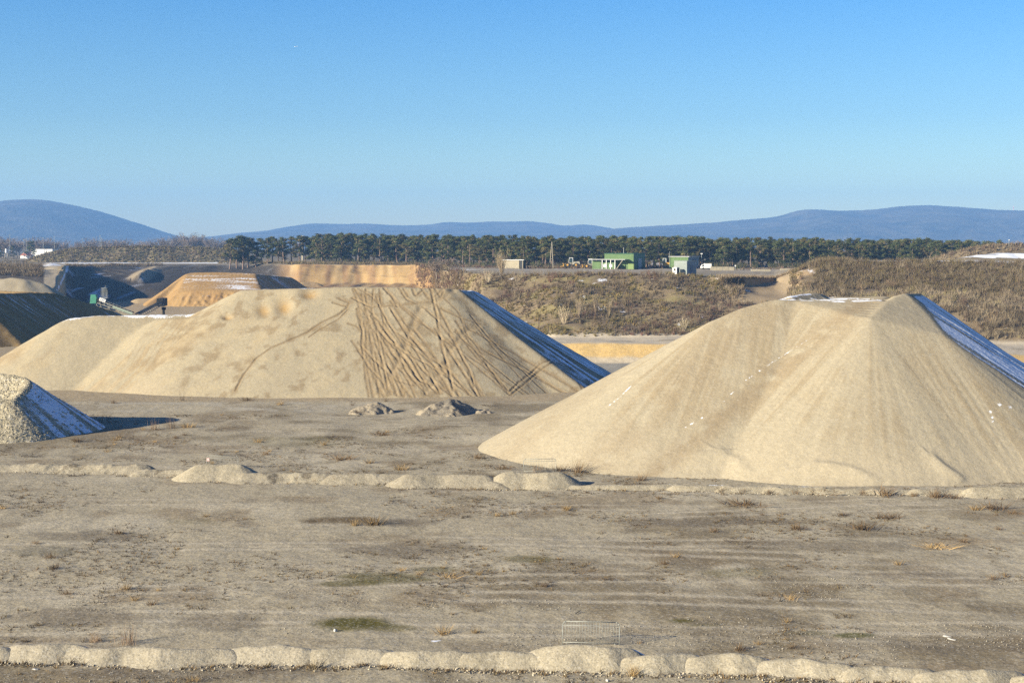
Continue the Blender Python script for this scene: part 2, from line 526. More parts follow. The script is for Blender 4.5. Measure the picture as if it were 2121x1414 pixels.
    # ramp cut
    rp = (u > 1520) * (u < 1640) * (t > B_A - 0.35) * (t < B_TOP - .02)
    c = lerp3(c, (0.29, 0.215, 0.125), rp * (t > B_A - 0.15) * 1.0)
    # left pit walls, their shade painted in as darker soil colour
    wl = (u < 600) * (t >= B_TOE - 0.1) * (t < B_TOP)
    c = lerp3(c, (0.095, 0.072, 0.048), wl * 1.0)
    c = lerp3(c, (0.045, 0.035, 0.026), wl * sstep(300, 350, u) * (t > B_TOE + 0.3))  # deeper painted shade where the wall runs on to the right
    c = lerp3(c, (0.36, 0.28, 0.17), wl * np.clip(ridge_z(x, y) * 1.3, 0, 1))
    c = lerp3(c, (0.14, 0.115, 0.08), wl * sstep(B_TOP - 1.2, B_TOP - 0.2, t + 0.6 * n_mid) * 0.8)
    road = (u > 92) * (u < 137) * (t > B_TOE - .3) * (t < B_TOP)
    c = lerp3(c, (0.42, 0.34, 0.22), road)
    c = lerp3(c, (0.50, 0.37, 0.19), road * sstep(116, 124, u))  # sunlit right edge of the ramp, painted brighter
    # orange sand face at the back
    of = sstep(560, 625, u) * (u < 900) * (t >= B_TOE) * (t < B_TOP)
    c = lerp3(c, (0.37, 0.235, 0.09), of)
    st = vnoise(x / 1.8 + 0.3 * y / 4, y / 40.0, 90)
    c = lerp3(c, (0.20, 0.10, 0.05), of * sstep(0.0, 0.5, st + 0.35 * n_mid + 0.6 * sstep(740, 600, u)) * 0.5)
    c = lerp3(c, (0.43, 0.30, 0.14), of * sstep(0.1, 0.6, -st) * sstep(640, 720, u) * 0.6)
    # plateau
    pl = sstep(B_TOP - 0.05, B_TOP + 0.1, t) * (t < B_PLAIN + 0.3)
    c = lerp3(c, (0.33, 0.275, 0.195), pl)
    c = lerp3(c, (0.17, 0.13, 0.075), pl * sstep(-0.1, 0.35, fbm(x, y, 40, 3, 95)) * (0.4 + 0.6 * (u < 1000)))
    pf = sstep(B_PLAIN, B_PLAIN + 0.4, t)
    c = lerp3(c, (0.17, 0.13, 0.07), pf)
    # snow left lying
    s = np.zeros(x.shape)
    hz = fbm(x, y, 30, 3, 97)
    s = np.maximum(s, pl * (u > 900) * (u < 1640) * np.clip(0.22 + 0.6 * fbm(x * 0.35, y, 9, 3, 98), 0, 0.62))
    s = np.maximum(s, (u > 1700) * sstep(B_TOP + 0.05, B_TOP + 0.35, t) * (t < B_PLAIN) * np.clip(0.52 + 0.5 * fbm(x, y, 5, 3, 108), 0, 0.85))
    s = np.maximum(s, (u < 540) * (u > 125) * np.exp(-((t - (B_TOP + 0.9)) / 0.55) ** 2) * np.clip(0.62 + 0.9 * fbm(x * 0.4, y, 22, 4, 96), 0, 0.9))
    s = np.maximum(s, (u < 125) * pl * np.clip(0.1 + 0.9 * fbm(x, y * 0.5, 16, 3, 99), 0, 0.6))
    s = np.maximum(s, wl * (u > 136) * (0.16 + 0.6 * vnoise(x / 2.4, y / 22.0, 101)) * np.where(u > 300, 0.55, 0.8))
    s = np.maximum(s, near_line(u, v, [(140, 552), (131, 576), (118, 602)], 2.2) * (t < B_TOP) * (t > B_TOE - .2) * 0.95)
    s = np.maximum(s, bk * sstep(0.55, 0.7, fbm(x, y, 3, 2, 105)) * 0.55)
    s = np.maximum(s, (np.abs(v - 1325) < 3.5) * (np.abs(u - 905) < 75) * sstep(0.2, 0.5, fbm(x, y, 0.5, 3, 106)) * 0.7)
    return np.clip(c, 0.02, 0.8), s
OLIVE, RUST, DAMP = (0.085, 0.072, 0.010), (0.11, 0.072, 0.03), (0.155, 0.122, 0.08)
MOSS = [(725, 1291, 95, 17, OLIVE, 0.95), (800, 1300, 60, 8, OLIVE, 0.5), (800, 1196, 110, 13, OLIVE, 0.7), (730, 1208, 70, 7, OLIVE, 0.6), (900, 1180, 60, 9, OLIVE, 0.5),
        (1095, 1157, 60, 9, OLIVE, 0.55), (1412, 1285, 34, 5, OLIVE, 0.8), (1460, 1294, 50, 4, OLIVE, 0.5), (1770, 1315, 45, 6, (0.10, 0.095, 0.02), 0.8),
        (1660, 1310, 60, 7, OLIVE, 0.45), (1530, 1186, 80, 11, OLIVE, 0.4), (700, 1076, 90, 9, RUST, 0.85), (830, 1082, 70, 9, DAMP, 0.8), (600, 915, 110, 12, OLIVE, 0.28), (660, 908, 60, 8, OLIVE, 0.3),
        (850, 1140, 160, 18, DAMP, 0.7), (1480, 1082, 170, 10, DAMP, 0.7), (200, 1110, 130, 12, DAMP, 0.6), (90, 1140, 80, 12, (0.15, 0.13, 0.085), 0.6),
        (160, 1278, 170, 22, DAMP, 0.65), (460, 1290, 120, 20, DAMP, 0.55), (1720, 1130, 220, 14, DAMP, 0.55), (1350, 1080, 90, 9, DAMP, 0.5),
        (1000, 1340, 140, 16, DAMP, 0.5), (1900, 1340, 250, 14, DAMP, 0.45), (400, 1082, 60, 8, OLIVE, 0.25), (1990, 1120, 120, 8, (0.24, 0.17, 0.09), 0.5), (1900, 1190, 150, 7, DAMP, 0.5),
        (300, 1395, 260, 14, DAMP, 0.6), (560, 1395, 120, 16, DAMP, 0.5), (900, 1010, 200, 10, DAMP, 0.0)]
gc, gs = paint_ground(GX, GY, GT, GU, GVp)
nr, nc = GX.shape
ii = np.arange(nr * nc).reshape(nr, nc)
q = np.stack([ii[:-1, :-1], ii[:-1, 1:], ii[1:, 1:], ii[1:, :-1]], -1).reshape(-1, 4)
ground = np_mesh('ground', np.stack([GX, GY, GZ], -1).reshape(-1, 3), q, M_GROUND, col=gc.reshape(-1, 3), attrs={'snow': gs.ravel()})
tag(ground, kind='structure')

# ------------------------------------------------------------------ far hills
M_HILL, hn, hb = new_mat('wooded_hill')
hco = N(hn, 'ShaderNodeTexCoord').outputs['Object']
hc = mix(hn, mrange(hn, noise_node(hn, hco, 0.006, 8, 0.75), 0.38, 0.62, 0, 1), (0.008, 0.012, 0.014), (0.12, 0.10, 0.065))
hc = mix(hn, mrange(hn, noise_node(hn, hco, 0.0016, 4, 0.6), 0.66, 0.72, 0, 0.7), hc, (0.32, 0.30, 0.26))
hn.links.new(hc, hb.inputs['Base Color'])
hb.inputs['Roughness'].default_value = 1.0
hn.links.new(bump(hn, noise_node(hn, hco, 0.006, 6, 0.75), 30.0), hb.inputs['Normal'])

def hill(D0, prof, depth, seed):
    us = np.array([p[0] for p in prof], float)
    vs = np.array([p[1] for p in prof], float)
    uu = np.arange(us[0], us[-1], 4.0)
    # round the drawn profile
    vv = np.interp(uu, us, vs)
    ker = np.hanning(15); ker /= ker.sum()
    vv = np.convolve(np.pad(vv, 7, mode='edge'), ker, 'valid')
    vv = vv - np.abs(vnoise(uu / 3.0, uu * 0, seed)) * 0.7 - fbm(uu, uu * 0, 40, 3, seed) * 0.8
    ss = np.concatenate([np.linspace(-1, 0, 30), np.linspace(0.05, 1, 12)])
    X = np.zeros((len(ss), len(uu))); Y = X.copy(); Z = X.copy()
    zr = np.array([P(a, b, D0)[2] for a, b in zip(uu, vv)])
    for i, s in enumerate(ss):
        Dd = D0 + s * depth
        X[i] = (uu - CX) / (F * CP) * D0 + 0 * Dd
        Y[i] = Dd
        fall = (1 - abs(s) ** 1.25)
        rough = (fbm(X[i], Y[i], 700, 4, seed + 3) + 0.8 * np.abs(vnoise(X[i] / 420.0, Y[i] / 1500.0, seed + 5))) * (abs(s) * (1 - abs(s))) * 1.8
        Z[i] = 0 + zr * np.clip(fall + rough * 0.35, -0.1, 1.0) 
    i2 = np.arange(X.size).reshape(X.shape)
    q = np.stack([i2[:-1, :-1], i2[:-1, 1:], i2[1:, 1:], i2[1:, :-1]], -1).reshape(-1, 4)
    o = np_mesh('hills', np.stack([X, Y, Z], -1).reshape(-1, 3), q, M_HILL)
    tag(o, kind='structure')
    return o
hill(6000, [(-900, 480), (-500, 462), (-200, 436), (-60, 424), (0, 420), (40, 415), (80, 413), (110, 416), (150, 424), (200, 437), (260, 457), (320, 478), (360, 489), (440, 499), (540, 506), (640, 510)], 1300, 1)
hill(7100, [(380, 510), (470, 486), (520, 481), (560, 478), (590, 472), (620, 467), (650, 462), (700, 464.5), (760, 463.5), (820, 467), (880, 466), (905, 463), (930, 460), (960, 461), (990, 461.5), (1015, 459), (1050, 459.5), (1100, 458), (1135, 462), (1170, 469), (1195, 466), (1220, 465), (1250, 470), (1290, 478), (1400, 500)], 1000, 2)
hill(6700, [(300, 512), (440, 490), (560, 479), (640, 474), (760, 471), (900, 473), (1060, 474), (1200, 477), (1300, 481), (1420, 492), (1560, 508)], 1300, 3)
hill(6400, [(1080, 512), (1180, 490), (1250, 476), (1300, 471), (1400, 466), (1500, 459), (1600, 450), (1612, 448), (1635, 440), (1665, 433), (1690, 433.5), (1740, 437.5), (1800, 435), (1860, 427), (1900, 425), (1950, 427.5), (2010, 432.5), (2060, 436), (2121, 438), (2300, 446), (2700, 462), (3100, 480)], 1300, 4)

# ------------------------------------------------------------------ haze
HAZE_D = 1.55e-4
mh = bpy.data.materials.new('haze')
mh.use_nodes = True
hnt = mh.node_tree
hnt.nodes.remove(hnt.nodes['Principled BSDF'])
pv = hnt.nodes.new('ShaderNodeVolumePrincipled')
pv.inputs['Color'].default_value = (0.25, 0.52, 1.0, 1)
pv.inputs['Density'].default_value = HAZE_D
pv.inputs['Anisotropy'].default_value = 0.0
hnt.links.new(pv.outputs[0], hnt.nodes['Material Output'].inputs['Volume'])
hz_ = MB().box(-18500, -300, -12, 18500, 8400, 330).build('haze', mh)
tag(hz_, kind='stuff')
hz_.display_type = 'WIRE'

# ------------------------------------------------------------------ heaps of sand and gravel
def densify(pts, step):
    out = []
    for a, b in zip(pts[:-1], pts[1:]):
        n_ = max(1, int(np.linalg.norm(b[:2] - a[:2]) / step))
        for k in range(n_): out.append(a + (b - a) * k / n_)
    out.append(pts[-1])
    return np.array(out)

def blur(z, s):
    r = max(1, int(3 * s))
    k = np.exp(-0.5 * (np.arange(-r, r + 1) / s) ** 2)
    k /= k.sum()
    zp = np.pad(z, r, mode='edge')
    a = sum(k[j] * zp[j:j + z.shape[0], :] for j in range(2 * r + 1))
    return sum(k[j] * a[:, j:j + z.shape[1]] for j in range(2 * r + 1))

class Heap:
    """height field that slumps from its crest lines at the angle of repose"""
    def __init__(self, crests, tan, dx, dy, x0=None, x1=None, y0=None, y1=None, soft=0.4, step=0.35):
        C, T, SX = [], [], []
        for c in crests:
            tt = c[1] if isinstance(c, tuple) else tan
            sx = c[2] if isinstance(c, tuple) and len(c) > 2 else 1.0
            c = c[0] if isinstance(c, tuple) else c
            d = densify([np.array(p, float) for p in c], step)
            C.append(d); T += [tt] * len(d); SX += [sx] * len(d)
        C = np.concatenate(C); T = np.array(T)
        reach = (C[:, 2] - C[:, 2].min() + max(C[:, 2].max(), 1) + 2) / tan
        reach = (C[:, 2] + 5) / T if x0 is None else reach
        x0 = (C[:, 0] - reach).min() if x0 is None else x0
        x1 = (C[:, 0] + reach).max() if x1 is None else x1
        y0 = (C[:, 1] - reach).min() if y0 is None else y0
        y1 = (C[:, 1] + reach).max() if y1 is None else y1
        self.x = np.arange(x0, x1 + dx, dx); self.y = np.arange(y0, y1 + dy, dy)
        self.X, self.Y = np.meshgrid(self.x, self.y)
        Z = np.full(self.X.shape, -1e3); I = np.zeros(self.X.shape, int)
        for i, (p, t) in enumerate(zip(C, T)):
            ex, ey = self.X - p[0], self.Y - p[1]
            if SX[i] != 1.0:                                           # the front left side runs out more gently
                al = -(ex * 0.87 + ey * 0.5)
                pp = ex * 0.5 - ey * 0.87
                dd = np.hypot(np.where(al > 0, al * SX[i], al), pp)
            else: dd = np.hypot(ex, ey)
            zz = p[2] - t * dd
            m = zz > Z
            Z[m] = zz[m]; I[m] = i
        self.dx, self.dy = dx, dy
        cx, cy = C[I, 0], C[I, 1]
        arc = np.concatenate([[0], np.cumsum(np.hypot(np.diff(C[:, 0]), np.diff(C[:, 1])))])
        self.q = arc[I] + 7.0 * np.arctan2(self.Y - cy, self.X - cx)     # stays constant down the fall line
        self.fall = np.hypot(self.X - cx, self.Y - cy)
        self.raw = Z
        self.Z = blur(Z, soft / min(dx, dy)) if soft else Z
        self.base = terrain(self.X, self.Y)[0]
    def at(self, x, y):
        fx = np.clip((x - self.x[0]) / self.dx, 0, len(self.x) - 1.001); fy = np.clip((y - self.y[0]) / self.dy, 0, len(self.y) - 1.001)
        i, j = fx.astype(int), fy.astype(int)
        a, b = fx - i, fy - j
        Z = self.Z
        return (Z[j, i] * (1 - a) + Z[j, i + 1] * a) * (1 - b) + (Z[j + 1, i] * (1 - a) + Z[j + 1, i + 1] * a) * b
    def hit(self, u, v, d0, d1, step=0.1):
        """first point of the heap on the sight line of photo pixel (u, v)"""
        D = np.arange(d0, d1, step)
        pts = np.array([P(u, v, d) for d in D])
        h = self.at(pts[:, 0], pts[:, 1])
        k = np.nonzero(pts[:, 2] <= h)[0]
        return pts[k[0]] if len(k) else None
    def normals(self):
        gy, gx = np.gradient(self.Z, self.dy, self.dx)
        l = np.sqrt(gx ** 2 + gy ** 2 + 1)
        return -gx / l, -gy / l, 1 / l
    def build(self, name, mat, col, snow, label, cat='sand heap', group=None, parent=None, under=0.25):
        keep = self.Z > self.base - under
        k4 = keep[:-1, :-1] | keep[:-1, 1:] | keep[1:, :-1] | keep[1:, 1:]
        nr, nc = self.X.shape
        ii = np.arange(nr * nc).reshape(nr, nc)
        q = np.stack([ii[:-1, :-1], ii[:-1, 1:], ii[1:, 1:], ii[1:, :-1]], -1)[k4]
        used = np.unique(q)
        re = np.zeros(nr * nc, int); re[used] = np.arange(len(used))
        Zc = np.maximum(self.Z, self.base - 1.0)
        Vx = np.stack([self.X, self.Y, Zc], -1).reshape(-1, 3)[used]
        org = np.array([Vx[:, 0].mean(), Vx[:, 1].mean(), float(self.base.mean())])
        o = np_mesh(name, Vx - org, re[q], mat, parent, col=np.clip(col, 0.01, 0.9).reshape(-1, 3)[used], attrs={'snow': snow.ravel()[used]})
        o.location = org
        if label: tag(o, label, cat, group)
        return o

def pts(*a): return [P(*p) for p in a]
def resample(p, n):
    p = np.array(p)
    s = np.concatenate([[0], np.cumsum(np.hypot(*np.diff(p[:, :2], axis=0).T))])
    q = np.linspace(0, s[-1], n)
    return np.stack([np.interp(q, s, p[:, k]) for k in range(3)], -1)
def fill(a, b, n):
    a, b = resample(a, 40), resample(b, 40)
    return [list(a + (b - a) * k / n) for k in range(n + 1)]
SAND = np.array([0.352, 0.298, 0.202])

# ---- the big pale heap on the right
A_ = P(1874, 605, 132)
B_ = A_ + np.array([0.34 * 17, 0.94 * 17, -0.5])
front_rim = pts((1612, 618, 131), (1640, 620, 131), (1700, 623, 130.6), (1760, 624, 130.2), (1820, 620, 130))
back_rim = pts((1630, 614, 143), (1660, 613, 144), (1720, 613, 144), (1780, 613, 144), (1835, 611, 144))
rh = Heap([(pts((1480, 661, 128.6), (1540, 635, 130), (1600, 619, 131), (1612, 618, 131)), 0.605, 0.835),
           *[(q_, 0.605, 0.835) for q_ in fill(front_rim, back_rim, 9)], pts((1635, 611, 135), (1660, 607, 137), (1690, 604, 139), (1702, 607, 140)),
           (list([P(1850, 614, 130.5), A_ + np.array([-0.5, -0.3, -0.1]), A_, B_]), 0.70), (pts((1855, 609, 136), (1890, 610, 142)), 0.72),
           *fill([A_] + pts((1912, 642, 128.5), (1950, 690, 123.5)), pts((1838, 622, 129.5), (1822, 638, 127), (1805, 656, 124.8)), 10), *[(q_, 0.605, 0.85) for q_ in fill(pts((1650, 622, 130.8), (1750, 624, 130.2), (1838, 622, 129.5)), pts((1712, 640, 128.4), (1755, 648, 126.6), (1805, 656, 124.8)), 6)]],
          0.605, 0.12, 0.12, x0=-6, x1=64, y0=99, y1=168, soft=0.20)
X, Y = rh.X, rh.Y
nx, ny, nzz = rh.normals()
rill = vnoise(rh.q / 0.9, rh.fall / 26.0, 5) * 0.5 + vnoise(rh.q / 0.33, rh.fall / 14.0, 6) * 0.35 + vnoise(rh.q / 0.13, rh.fall / 8.0, 7) * 0.25
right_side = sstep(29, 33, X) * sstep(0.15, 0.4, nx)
rh.Z += rill * sstep(1, 6, rh.fall) * (0.03 + 0.05 * right_side) + 0.05 * fbm(X, Y, 5, 4, 9) * sstep(0.5, 3, rh.fall) + 0.02 * fbm(X, Y, 0.8, 2, 10)
# slumped ridges near the foot, and the scoured toe on the right
def bank_line(h, line, up, wd, d0=100, d1=125):
    w3 = [q for q in (h.hit(a, b, d0, d1) for a, b in line) if q is not None]
    d = np.full(h.X.shape, 1e9); t_ = np.zeros(h.X.shape)
    for i, (a, b) in enumerate(zip(w3[:-1], w3[1:])):
        ab = b[:2] - a[:2]
        t = np.clip(((h.X - a[0]) * ab[0] + (h.Y - a[1]) * ab[1]) / (ab @ ab), 0, 1)
        dd = np.hypot(h.X - a[0] - t * ab[0], h.Y - a[1] - t * ab[1])
        side = np.sign(ab[0] * (h.Y - a[1]) - ab[1] * (h.X - a[0]))
        dd = np.where(side > 0, dd * 2.2, dd)            # steep on the far side
        t_ = np.where(dd < d, (i + t) / max(1, len(w3) - 1), t_); d = np.minimum(d, dd)
    h.Z += up * np.exp(-(d / wd) ** 2) * np.sin(np.pi * np.clip(t_ * 0.9 + 0.1, 0, 1)) ** 0.5
bank_line(rh, [(1440, 946), (1490, 936), (1525, 955), (1550, 985)], 0.15, 1.1)
bank_line(rh, [(1620, 985), (1690, 962), (1760, 972), (1830, 1000)], 0.14, 0.8)
bank_line(rh, [(1930, 945), (1960, 972), (2000, 997)], 0.18, 0.8)
nx, ny, nzz = rh.normals()
U_, V_ = proj(X, Y, rh.Z)
c = np.zeros(X.shape + (3,)) + SAND
n5, n2 = fbm(X, Y, 7, 4, 12), fbm(X, Y, 1.5, 4, 13)
c = lerp3(c, (0.29, 0.225, 0.135), sstep(-0.05, 0.5, 0.7 * n5 + 0.6 * rill + 0.25 * n2) * 0.5)
c = lerp3(c, (0.275, 0.212, 0.125), sstep(0.05, 0.45, rill + 0.3 * n2) * sstep(3, 8, rh.fall) * sstep(20, 12, rh.fall) * 0.3)
c = lerp3(c, (0.40, 0.34, 0.23), sstep(0.05, 0.5, -rill + 0.6 * n5) * 0.35)
c = lerp3(c, (0.40, 0.335, 0.225), np.exp(-((rh.Z - 0.8) / 1.3) ** 2) * 0.7)
for (x1_, w1, s1) in ((1745, 36, 0.8), (1560, 60, 0.45), (1350, 45, 0.4)):   # brown stained bands that follow the fall line
    a_ = U_ + (V_ - 660) * (1.22 if x1_ == 1745 else 1.05)
    c = lerp3(c, (0.275, 0.212, 0.13), np.exp(-((a_ - x1_) / w1) ** 2) * s1 * sstep(0, .5, n2 + .5))
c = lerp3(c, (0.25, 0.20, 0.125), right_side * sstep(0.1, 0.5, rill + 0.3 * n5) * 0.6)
sn = np.zeros(X.shape)
shade = nx * TO_SUN.x + ny * TO_SUN.y + nzz * TO_SUN.z
bsh = blur(shade, 3)
sn = np.maximum(sn, sstep(0.15, 0.06, bsh) * sstep(36.5, 38, X) * (1.0 - 0.6 * sstep(0.35, 0.55, vnoise(rh.q / 0.8, rh.fall / 30.0, 15))) * sstep(0.2, 0.8, rh.fall))
top = (rh.Z > 11.2) * (nzz > 0.90) * (Y > 131.2) * (X < 34)
sn = np.maximum(sn, top * np.clip(0.52 + 1.1 * fbm(X, Y, 1.1, 4, 16), 0, 0.95))
# thin lines of old snow in a furrow, and scraps on the right flank
br = sstep(-0.2, 0.2, vnoise(X / 0.5, Y / 0.2, 17))
sn = np.maximum(sn, near_line(U_, V_, [(1760, 655), (1690, 693), (1600, 750)], 1.3) * sstep(1800, 1600, U_) * (0.45 + .2 * br))
sn = np.maximum(sn, near_line(U_, V_, [(1600, 750), (1540, 790), (1480, 850), (1405, 893)], 2.4) * br * sstep(-0.1, 0.3, vnoise(X / .3, Y / .3, 18)) * 0.62)
sn = np.maximum(sn, near_line(U_, V_, [(1308, 798), (1286, 820), (1262, 839)], 2.6) * (0.46 + 0.12 * br))
for (a0, b0, s0) in ((2070, 838, 7), (2052, 852, 6), (2055, 864, 5), (2092, 843, 6), (2056, 872, 5)):
    sn = np.maximum(sn, np.exp(-(((U_ - a0) / s0) ** 2 + ((V_ - b0) / (s0 * .8)) ** 2)) * (0.58 + 0.2 * n2))
front_only = Y < 136
sn = np.where(front_only | (sn > 0), sn, 0)
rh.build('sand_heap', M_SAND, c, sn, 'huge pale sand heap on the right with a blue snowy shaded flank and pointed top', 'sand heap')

# ---- the long heap in the middle, scored with wheel tracks
mh_ = Heap([pts((-70, 792, 186), (0, 743, 188), (40, 722, 189), (90, 694, 190), (120, 669, 190.5), (145, 657, 191), (200, 652, 191), (300, 651, 191), (400, 649, 191), (440, 629, 190), (470, 613, 189.5), (500, 599, 189), (560, 597, 188.5), (620, 594, 188), (730, 592, 188), (850, 593, 188), (925, 596, 188), (950, 598, 189)),
            *fill(pts((150, 656, 191.5), (250, 652, 191.5), (400, 650, 191.5)), pts((190, 652, 203), (300, 650, 205), (410, 648, 206)), 8), *fill(pts((500, 600, 189.5), (620, 595, 188.5), (730, 593, 188.5), (940, 597, 188.5)), pts((540, 598, 207), (640, 595, 208), (800, 595, 208), (980, 602, 208)), 12),
            pts((560, 597, 189), (550, 597, 205)), pts((700, 592, 188), (690, 594, 207)), pts((840, 593, 188), (830, 595, 207)), (pts((946, 597, 188.4), (985, 601, 208)), 0.64), (pts((948, 597, 188.4), (1062, 690, 182), (1228, 815, 172.8)), 0.66),
            *fill(pts((436, 652, 185), (416, 692, 181), (395, 746, 175.8)), pts((330, 657, 188.6), (290, 702, 184), (262, 752, 179)), 12),
            pts((200, 652, 191), (210, 652, 201)), pts((320, 651, 191), (325, 650, 204)), pts((400, 649, 191), (405, 648, 206))],
           0.60, 0.11, 0.11, x0=-84, x1=22, y0=163, y1=222, soft=0.35)
X, Y = mh_.X, mh_.Y
mh_.Z += 0.12 * fbm(X, Y, 3, 3, 21) * sstep(188, 191, Y) + 0.10 * fbm(X, Y, 6, 4, 22) * sstep(0.3, 3, mh_.fall) + 0.03 * fbm(X, Y, 1.2, 3, 23)
# scallops where the rim has broken away
U_, V_ = proj(X, Y, mh_.Z)
for (a0, b0, ru, rv, dep) in ((588, 632, 22, 20, 0.5), (545, 640, 16, 18, 0.35), (470, 655, 10, 6, 0.3), (640, 607, 20, 12, 0.4), (1262, 0, 1, 1, 0)):
    qd = ((U_ - a0) / ru) ** 2 + ((V_ - b0) / rv) ** 2
    mh_.Z -= dep * np.exp(-qd) * (Y < 196)
TR = [  # wheel tracks: picked out in an enlargement (X / 3.2136 + 640, Y / 3.2136 + 580)
 [(290, 60), (330, 150), (345, 250), (365, 420), (372, 600), (400, 780)], [(300, 55), (370, 160), (385, 300), (380, 450), (390, 600), (430, 780)],
 [(380, 60), (385, 160), (400, 300), (420, 480), (450, 640), (470, 780)], [(430, 60), (420, 200), (450, 330), (470, 450), (500, 600), (545, 760)],
 [(470, 60), (480, 160), (500, 300), (480, 400), (520, 560), (590, 770)], [(340, 180), (400, 260), (500, 370), (560, 480), (620, 600), (700, 760)],
 [(390, 190), (480, 290), (560, 400), (640, 520), (720, 640), (780, 760)], [(520, 60), (600, 160), (700, 230), (760, 290), (850, 370), (940, 430), (1050, 520), (1200, 650), (1330, 760)],
 [(975, 55), (880, 125), (750, 170), (710, 250), (660, 380), (620, 490), (550, 620), (480, 740)], [(1130, 290), (1060, 330), (990, 400), (940, 470), (910, 560), (840, 650), (780, 750)],
 [(810, 60), (830, 140), (850, 230), (870, 360), (890, 470), (920, 560), (960, 740)], [(850, 160), (900, 260), (950, 360), (990, 450), (1050, 590), (1110, 700), (1150, 785)],
 [(880, 190), (1000, 250), (1070, 330), (1200, 400), (1350, 480), (1500, 570), (1650, 650), (1820, 760)], [(1050, 370), (1150, 460), (1300, 540), (1450, 610), (1600, 700), (1740, 770)],
 [(900, 120), (1000, 220), (1050, 360), (1120, 440), (1180, 560), (1280, 700), (1350, 780)], [(1340, 740), (1400, 680), (1480, 620), (1550, 550), (1620, 535), (1700, 545)],
 [(1350, 760), (1440, 690), (1530, 610), (1600, 560), (1690, 545)], [(1640, 420), (1680, 490), (1720, 560), (1780, 660), (1840, 760)],
 [(600, 170), (720, 270), (830, 340), (940, 430)], [(560, 330), (680, 420), (780, 480), (880, 570), (1000, 680), (1090, 780)],
 [(500, 330), (600, 450), (700, 540), (800, 640), (880, 750)], [(470, 290), (560, 420), (650, 560), (800, 700), (870, 760)],
 [(600, 500), (660, 620), (760, 740)], [(700, 330), (780, 430), (870, 560), (930, 650), (1000, 770)], [(430, 330), (520, 480), (580, 600), (640, 770)],
 [(520, 560), (590, 680), (630, 780)], [(560, 600), (620, 700), (680, 780)], [(400, 500), (430, 640), (500, 780)], [(760, 180), (850, 260), (960, 400)],
 [(640, 430), (740, 580), (860, 700), (960, 780)], [(1000, 480), (1080, 620), (1100, 720), (1130, 780)], [(690, 60), (710, 110), (760, 70)], [(750, 60), (800, 130), (860, 100), (890, 60)],
 [(840, 60), (880, 120), (895, 70)], [(600, 55), (650, 130), (720, 160)], [(500, 55), (560, 120), (590, 180)], [(630, 60), (660, 110)], [(330, 60), (420, 110), (470, 170)],
 [(290, 120), (410, 180), (620, 165), (830, 140)], [(250, 190), (270, 150), (190, 120)], [(160, 150), (260, 180), (200, 230), (90, 280), (0, 345), (-130, 400), (-250, 450), (-350, 520), (-440, 640), (-490, 735)],
 [(0, 380), (90, 320), (200, 260), (260, 200)], [(260, 290), (320, 310), (350, 350)], [(1180, 560), (1230, 620), (1330, 740)], [(480, 190), (520, 280), (600, 380), (720, 470), (870, 600)],
 [(360, 300), (350, 420), (365, 520)], [(450, 520), (480, 640), (520, 770)], [(660, 660), (710, 780)], [(320, 190), (350, 330)], [(1000, 250), (1100, 280), (1180, 300)]]
r_t = random.Random(77)
for _ in range(17):
    t0, y0_ = r_t.uniform(300, 600), r_t.uniform(70, 420)
    b0_ = 400 + (t0 - 300) * 1.7 + r_t.uniform(-30, 160) + (y0_ - 70) * 0.3
    TR.append([(t0 + (b0_ - t0) * f_ ** 1.15 + 24 * math.sin(2.6 * f_ + 2 * _), y0_ + (r_t.uniform(690, 785) - y0_) * f_) for f_ in (0, .25, .5, .75, 1.0)])
for _ in range(9):
    t0, y0_ = r_t.uniform(820, 1120), r_t.uniform(120, 420)
    b0_ = t0 + r_t.uniform(220, 620)
    TR.append([(t0 + (b0_ - t0) * f_ + 10 * math.sin(3 * f_ + _), y0_ + (775 - y0_) * f_ ** 0.92) for f_ in (0, .25, .5, .75, 1.0)])
depth = np.zeros(X.shape); wet = np.zeros(X.shape)
front = Y < 196
for i, tr in enumerate(TR):
    w3 = []
    dense = []
    for (a0, b0), (a1, b1) in zip(tr[:-1], tr[1:]):
        for k in range(6): dense.append((a0 + (a1 - a0) * k / 6, b0 + (b1 - b0) * k / 6))
    dense.append(tr[-1])
    for a, b in dense:
        h = mh_.hit(640 + a / 3.2136, 580 + b / 3.2136, 164, 205)
        if h is not None: w3.append(h[:2])
    if len(w3) < 2: continue
    w3 = np.array(w3)
    for k in range(1): w3[1:-1] = (w3[:-2] + 2 * w3[1:-1] + w3[2:]) / 4
    big = i in (8, 9)
    ww = 0.34 if big else 0.085 + 0.065 * random.random()
    dp = 0.09 if big else 0.03 + 0.06 * random.random()
    lo, hi = w3.min(0) - 2, w3.max(0) + 2
    j0, j1 = np.searchsorted(mh_.y, (lo[1], hi[1])); i0, i1 = np.searchsorted(mh_.x, (lo[0], hi[0]))
    xs, ys = X[j0:j1, i0:i1], Y[j0:j1, i0:i1]
    d = np.full(xs.shape, 9.0)
    for a, b in zip(w3[:-1], w3[1:]):
        ab = b - a
        t = np.clip(((xs - a[0]) * ab[0] + (ys - a[1]) * ab[1]) / max(ab @ ab, 1e-6), 0, 1)
        d = np.minimum(d, np.hypot(xs - a[0] - t * ab[0], ys - a[1] - t * ab[1]))
    d = d * (1 + 0.25 * vnoise(xs / 0.5, ys / 0.5, 30 + i))
    g = -dp * np.exp(-(d / ww) ** 2) + dp * 0.4 * np.exp(-((d - 2.0 * ww) / (0.75 * ww)) ** 2)
    depth[j0:j1, i0:i1] += g * (0.75 + 0.6 * vnoise(xs / 0.9, ys / 0.9, 31 + i))
    wet[j0:j1, i0:i1] = np.maximum(wet[j0:j1, i0:i1], (0.5 if big else 1.0) * np.exp(-(d / (ww * (2.2 if big else 1.8))) ** 2))
depth = np.clip(depth, -0.42, 0.28)
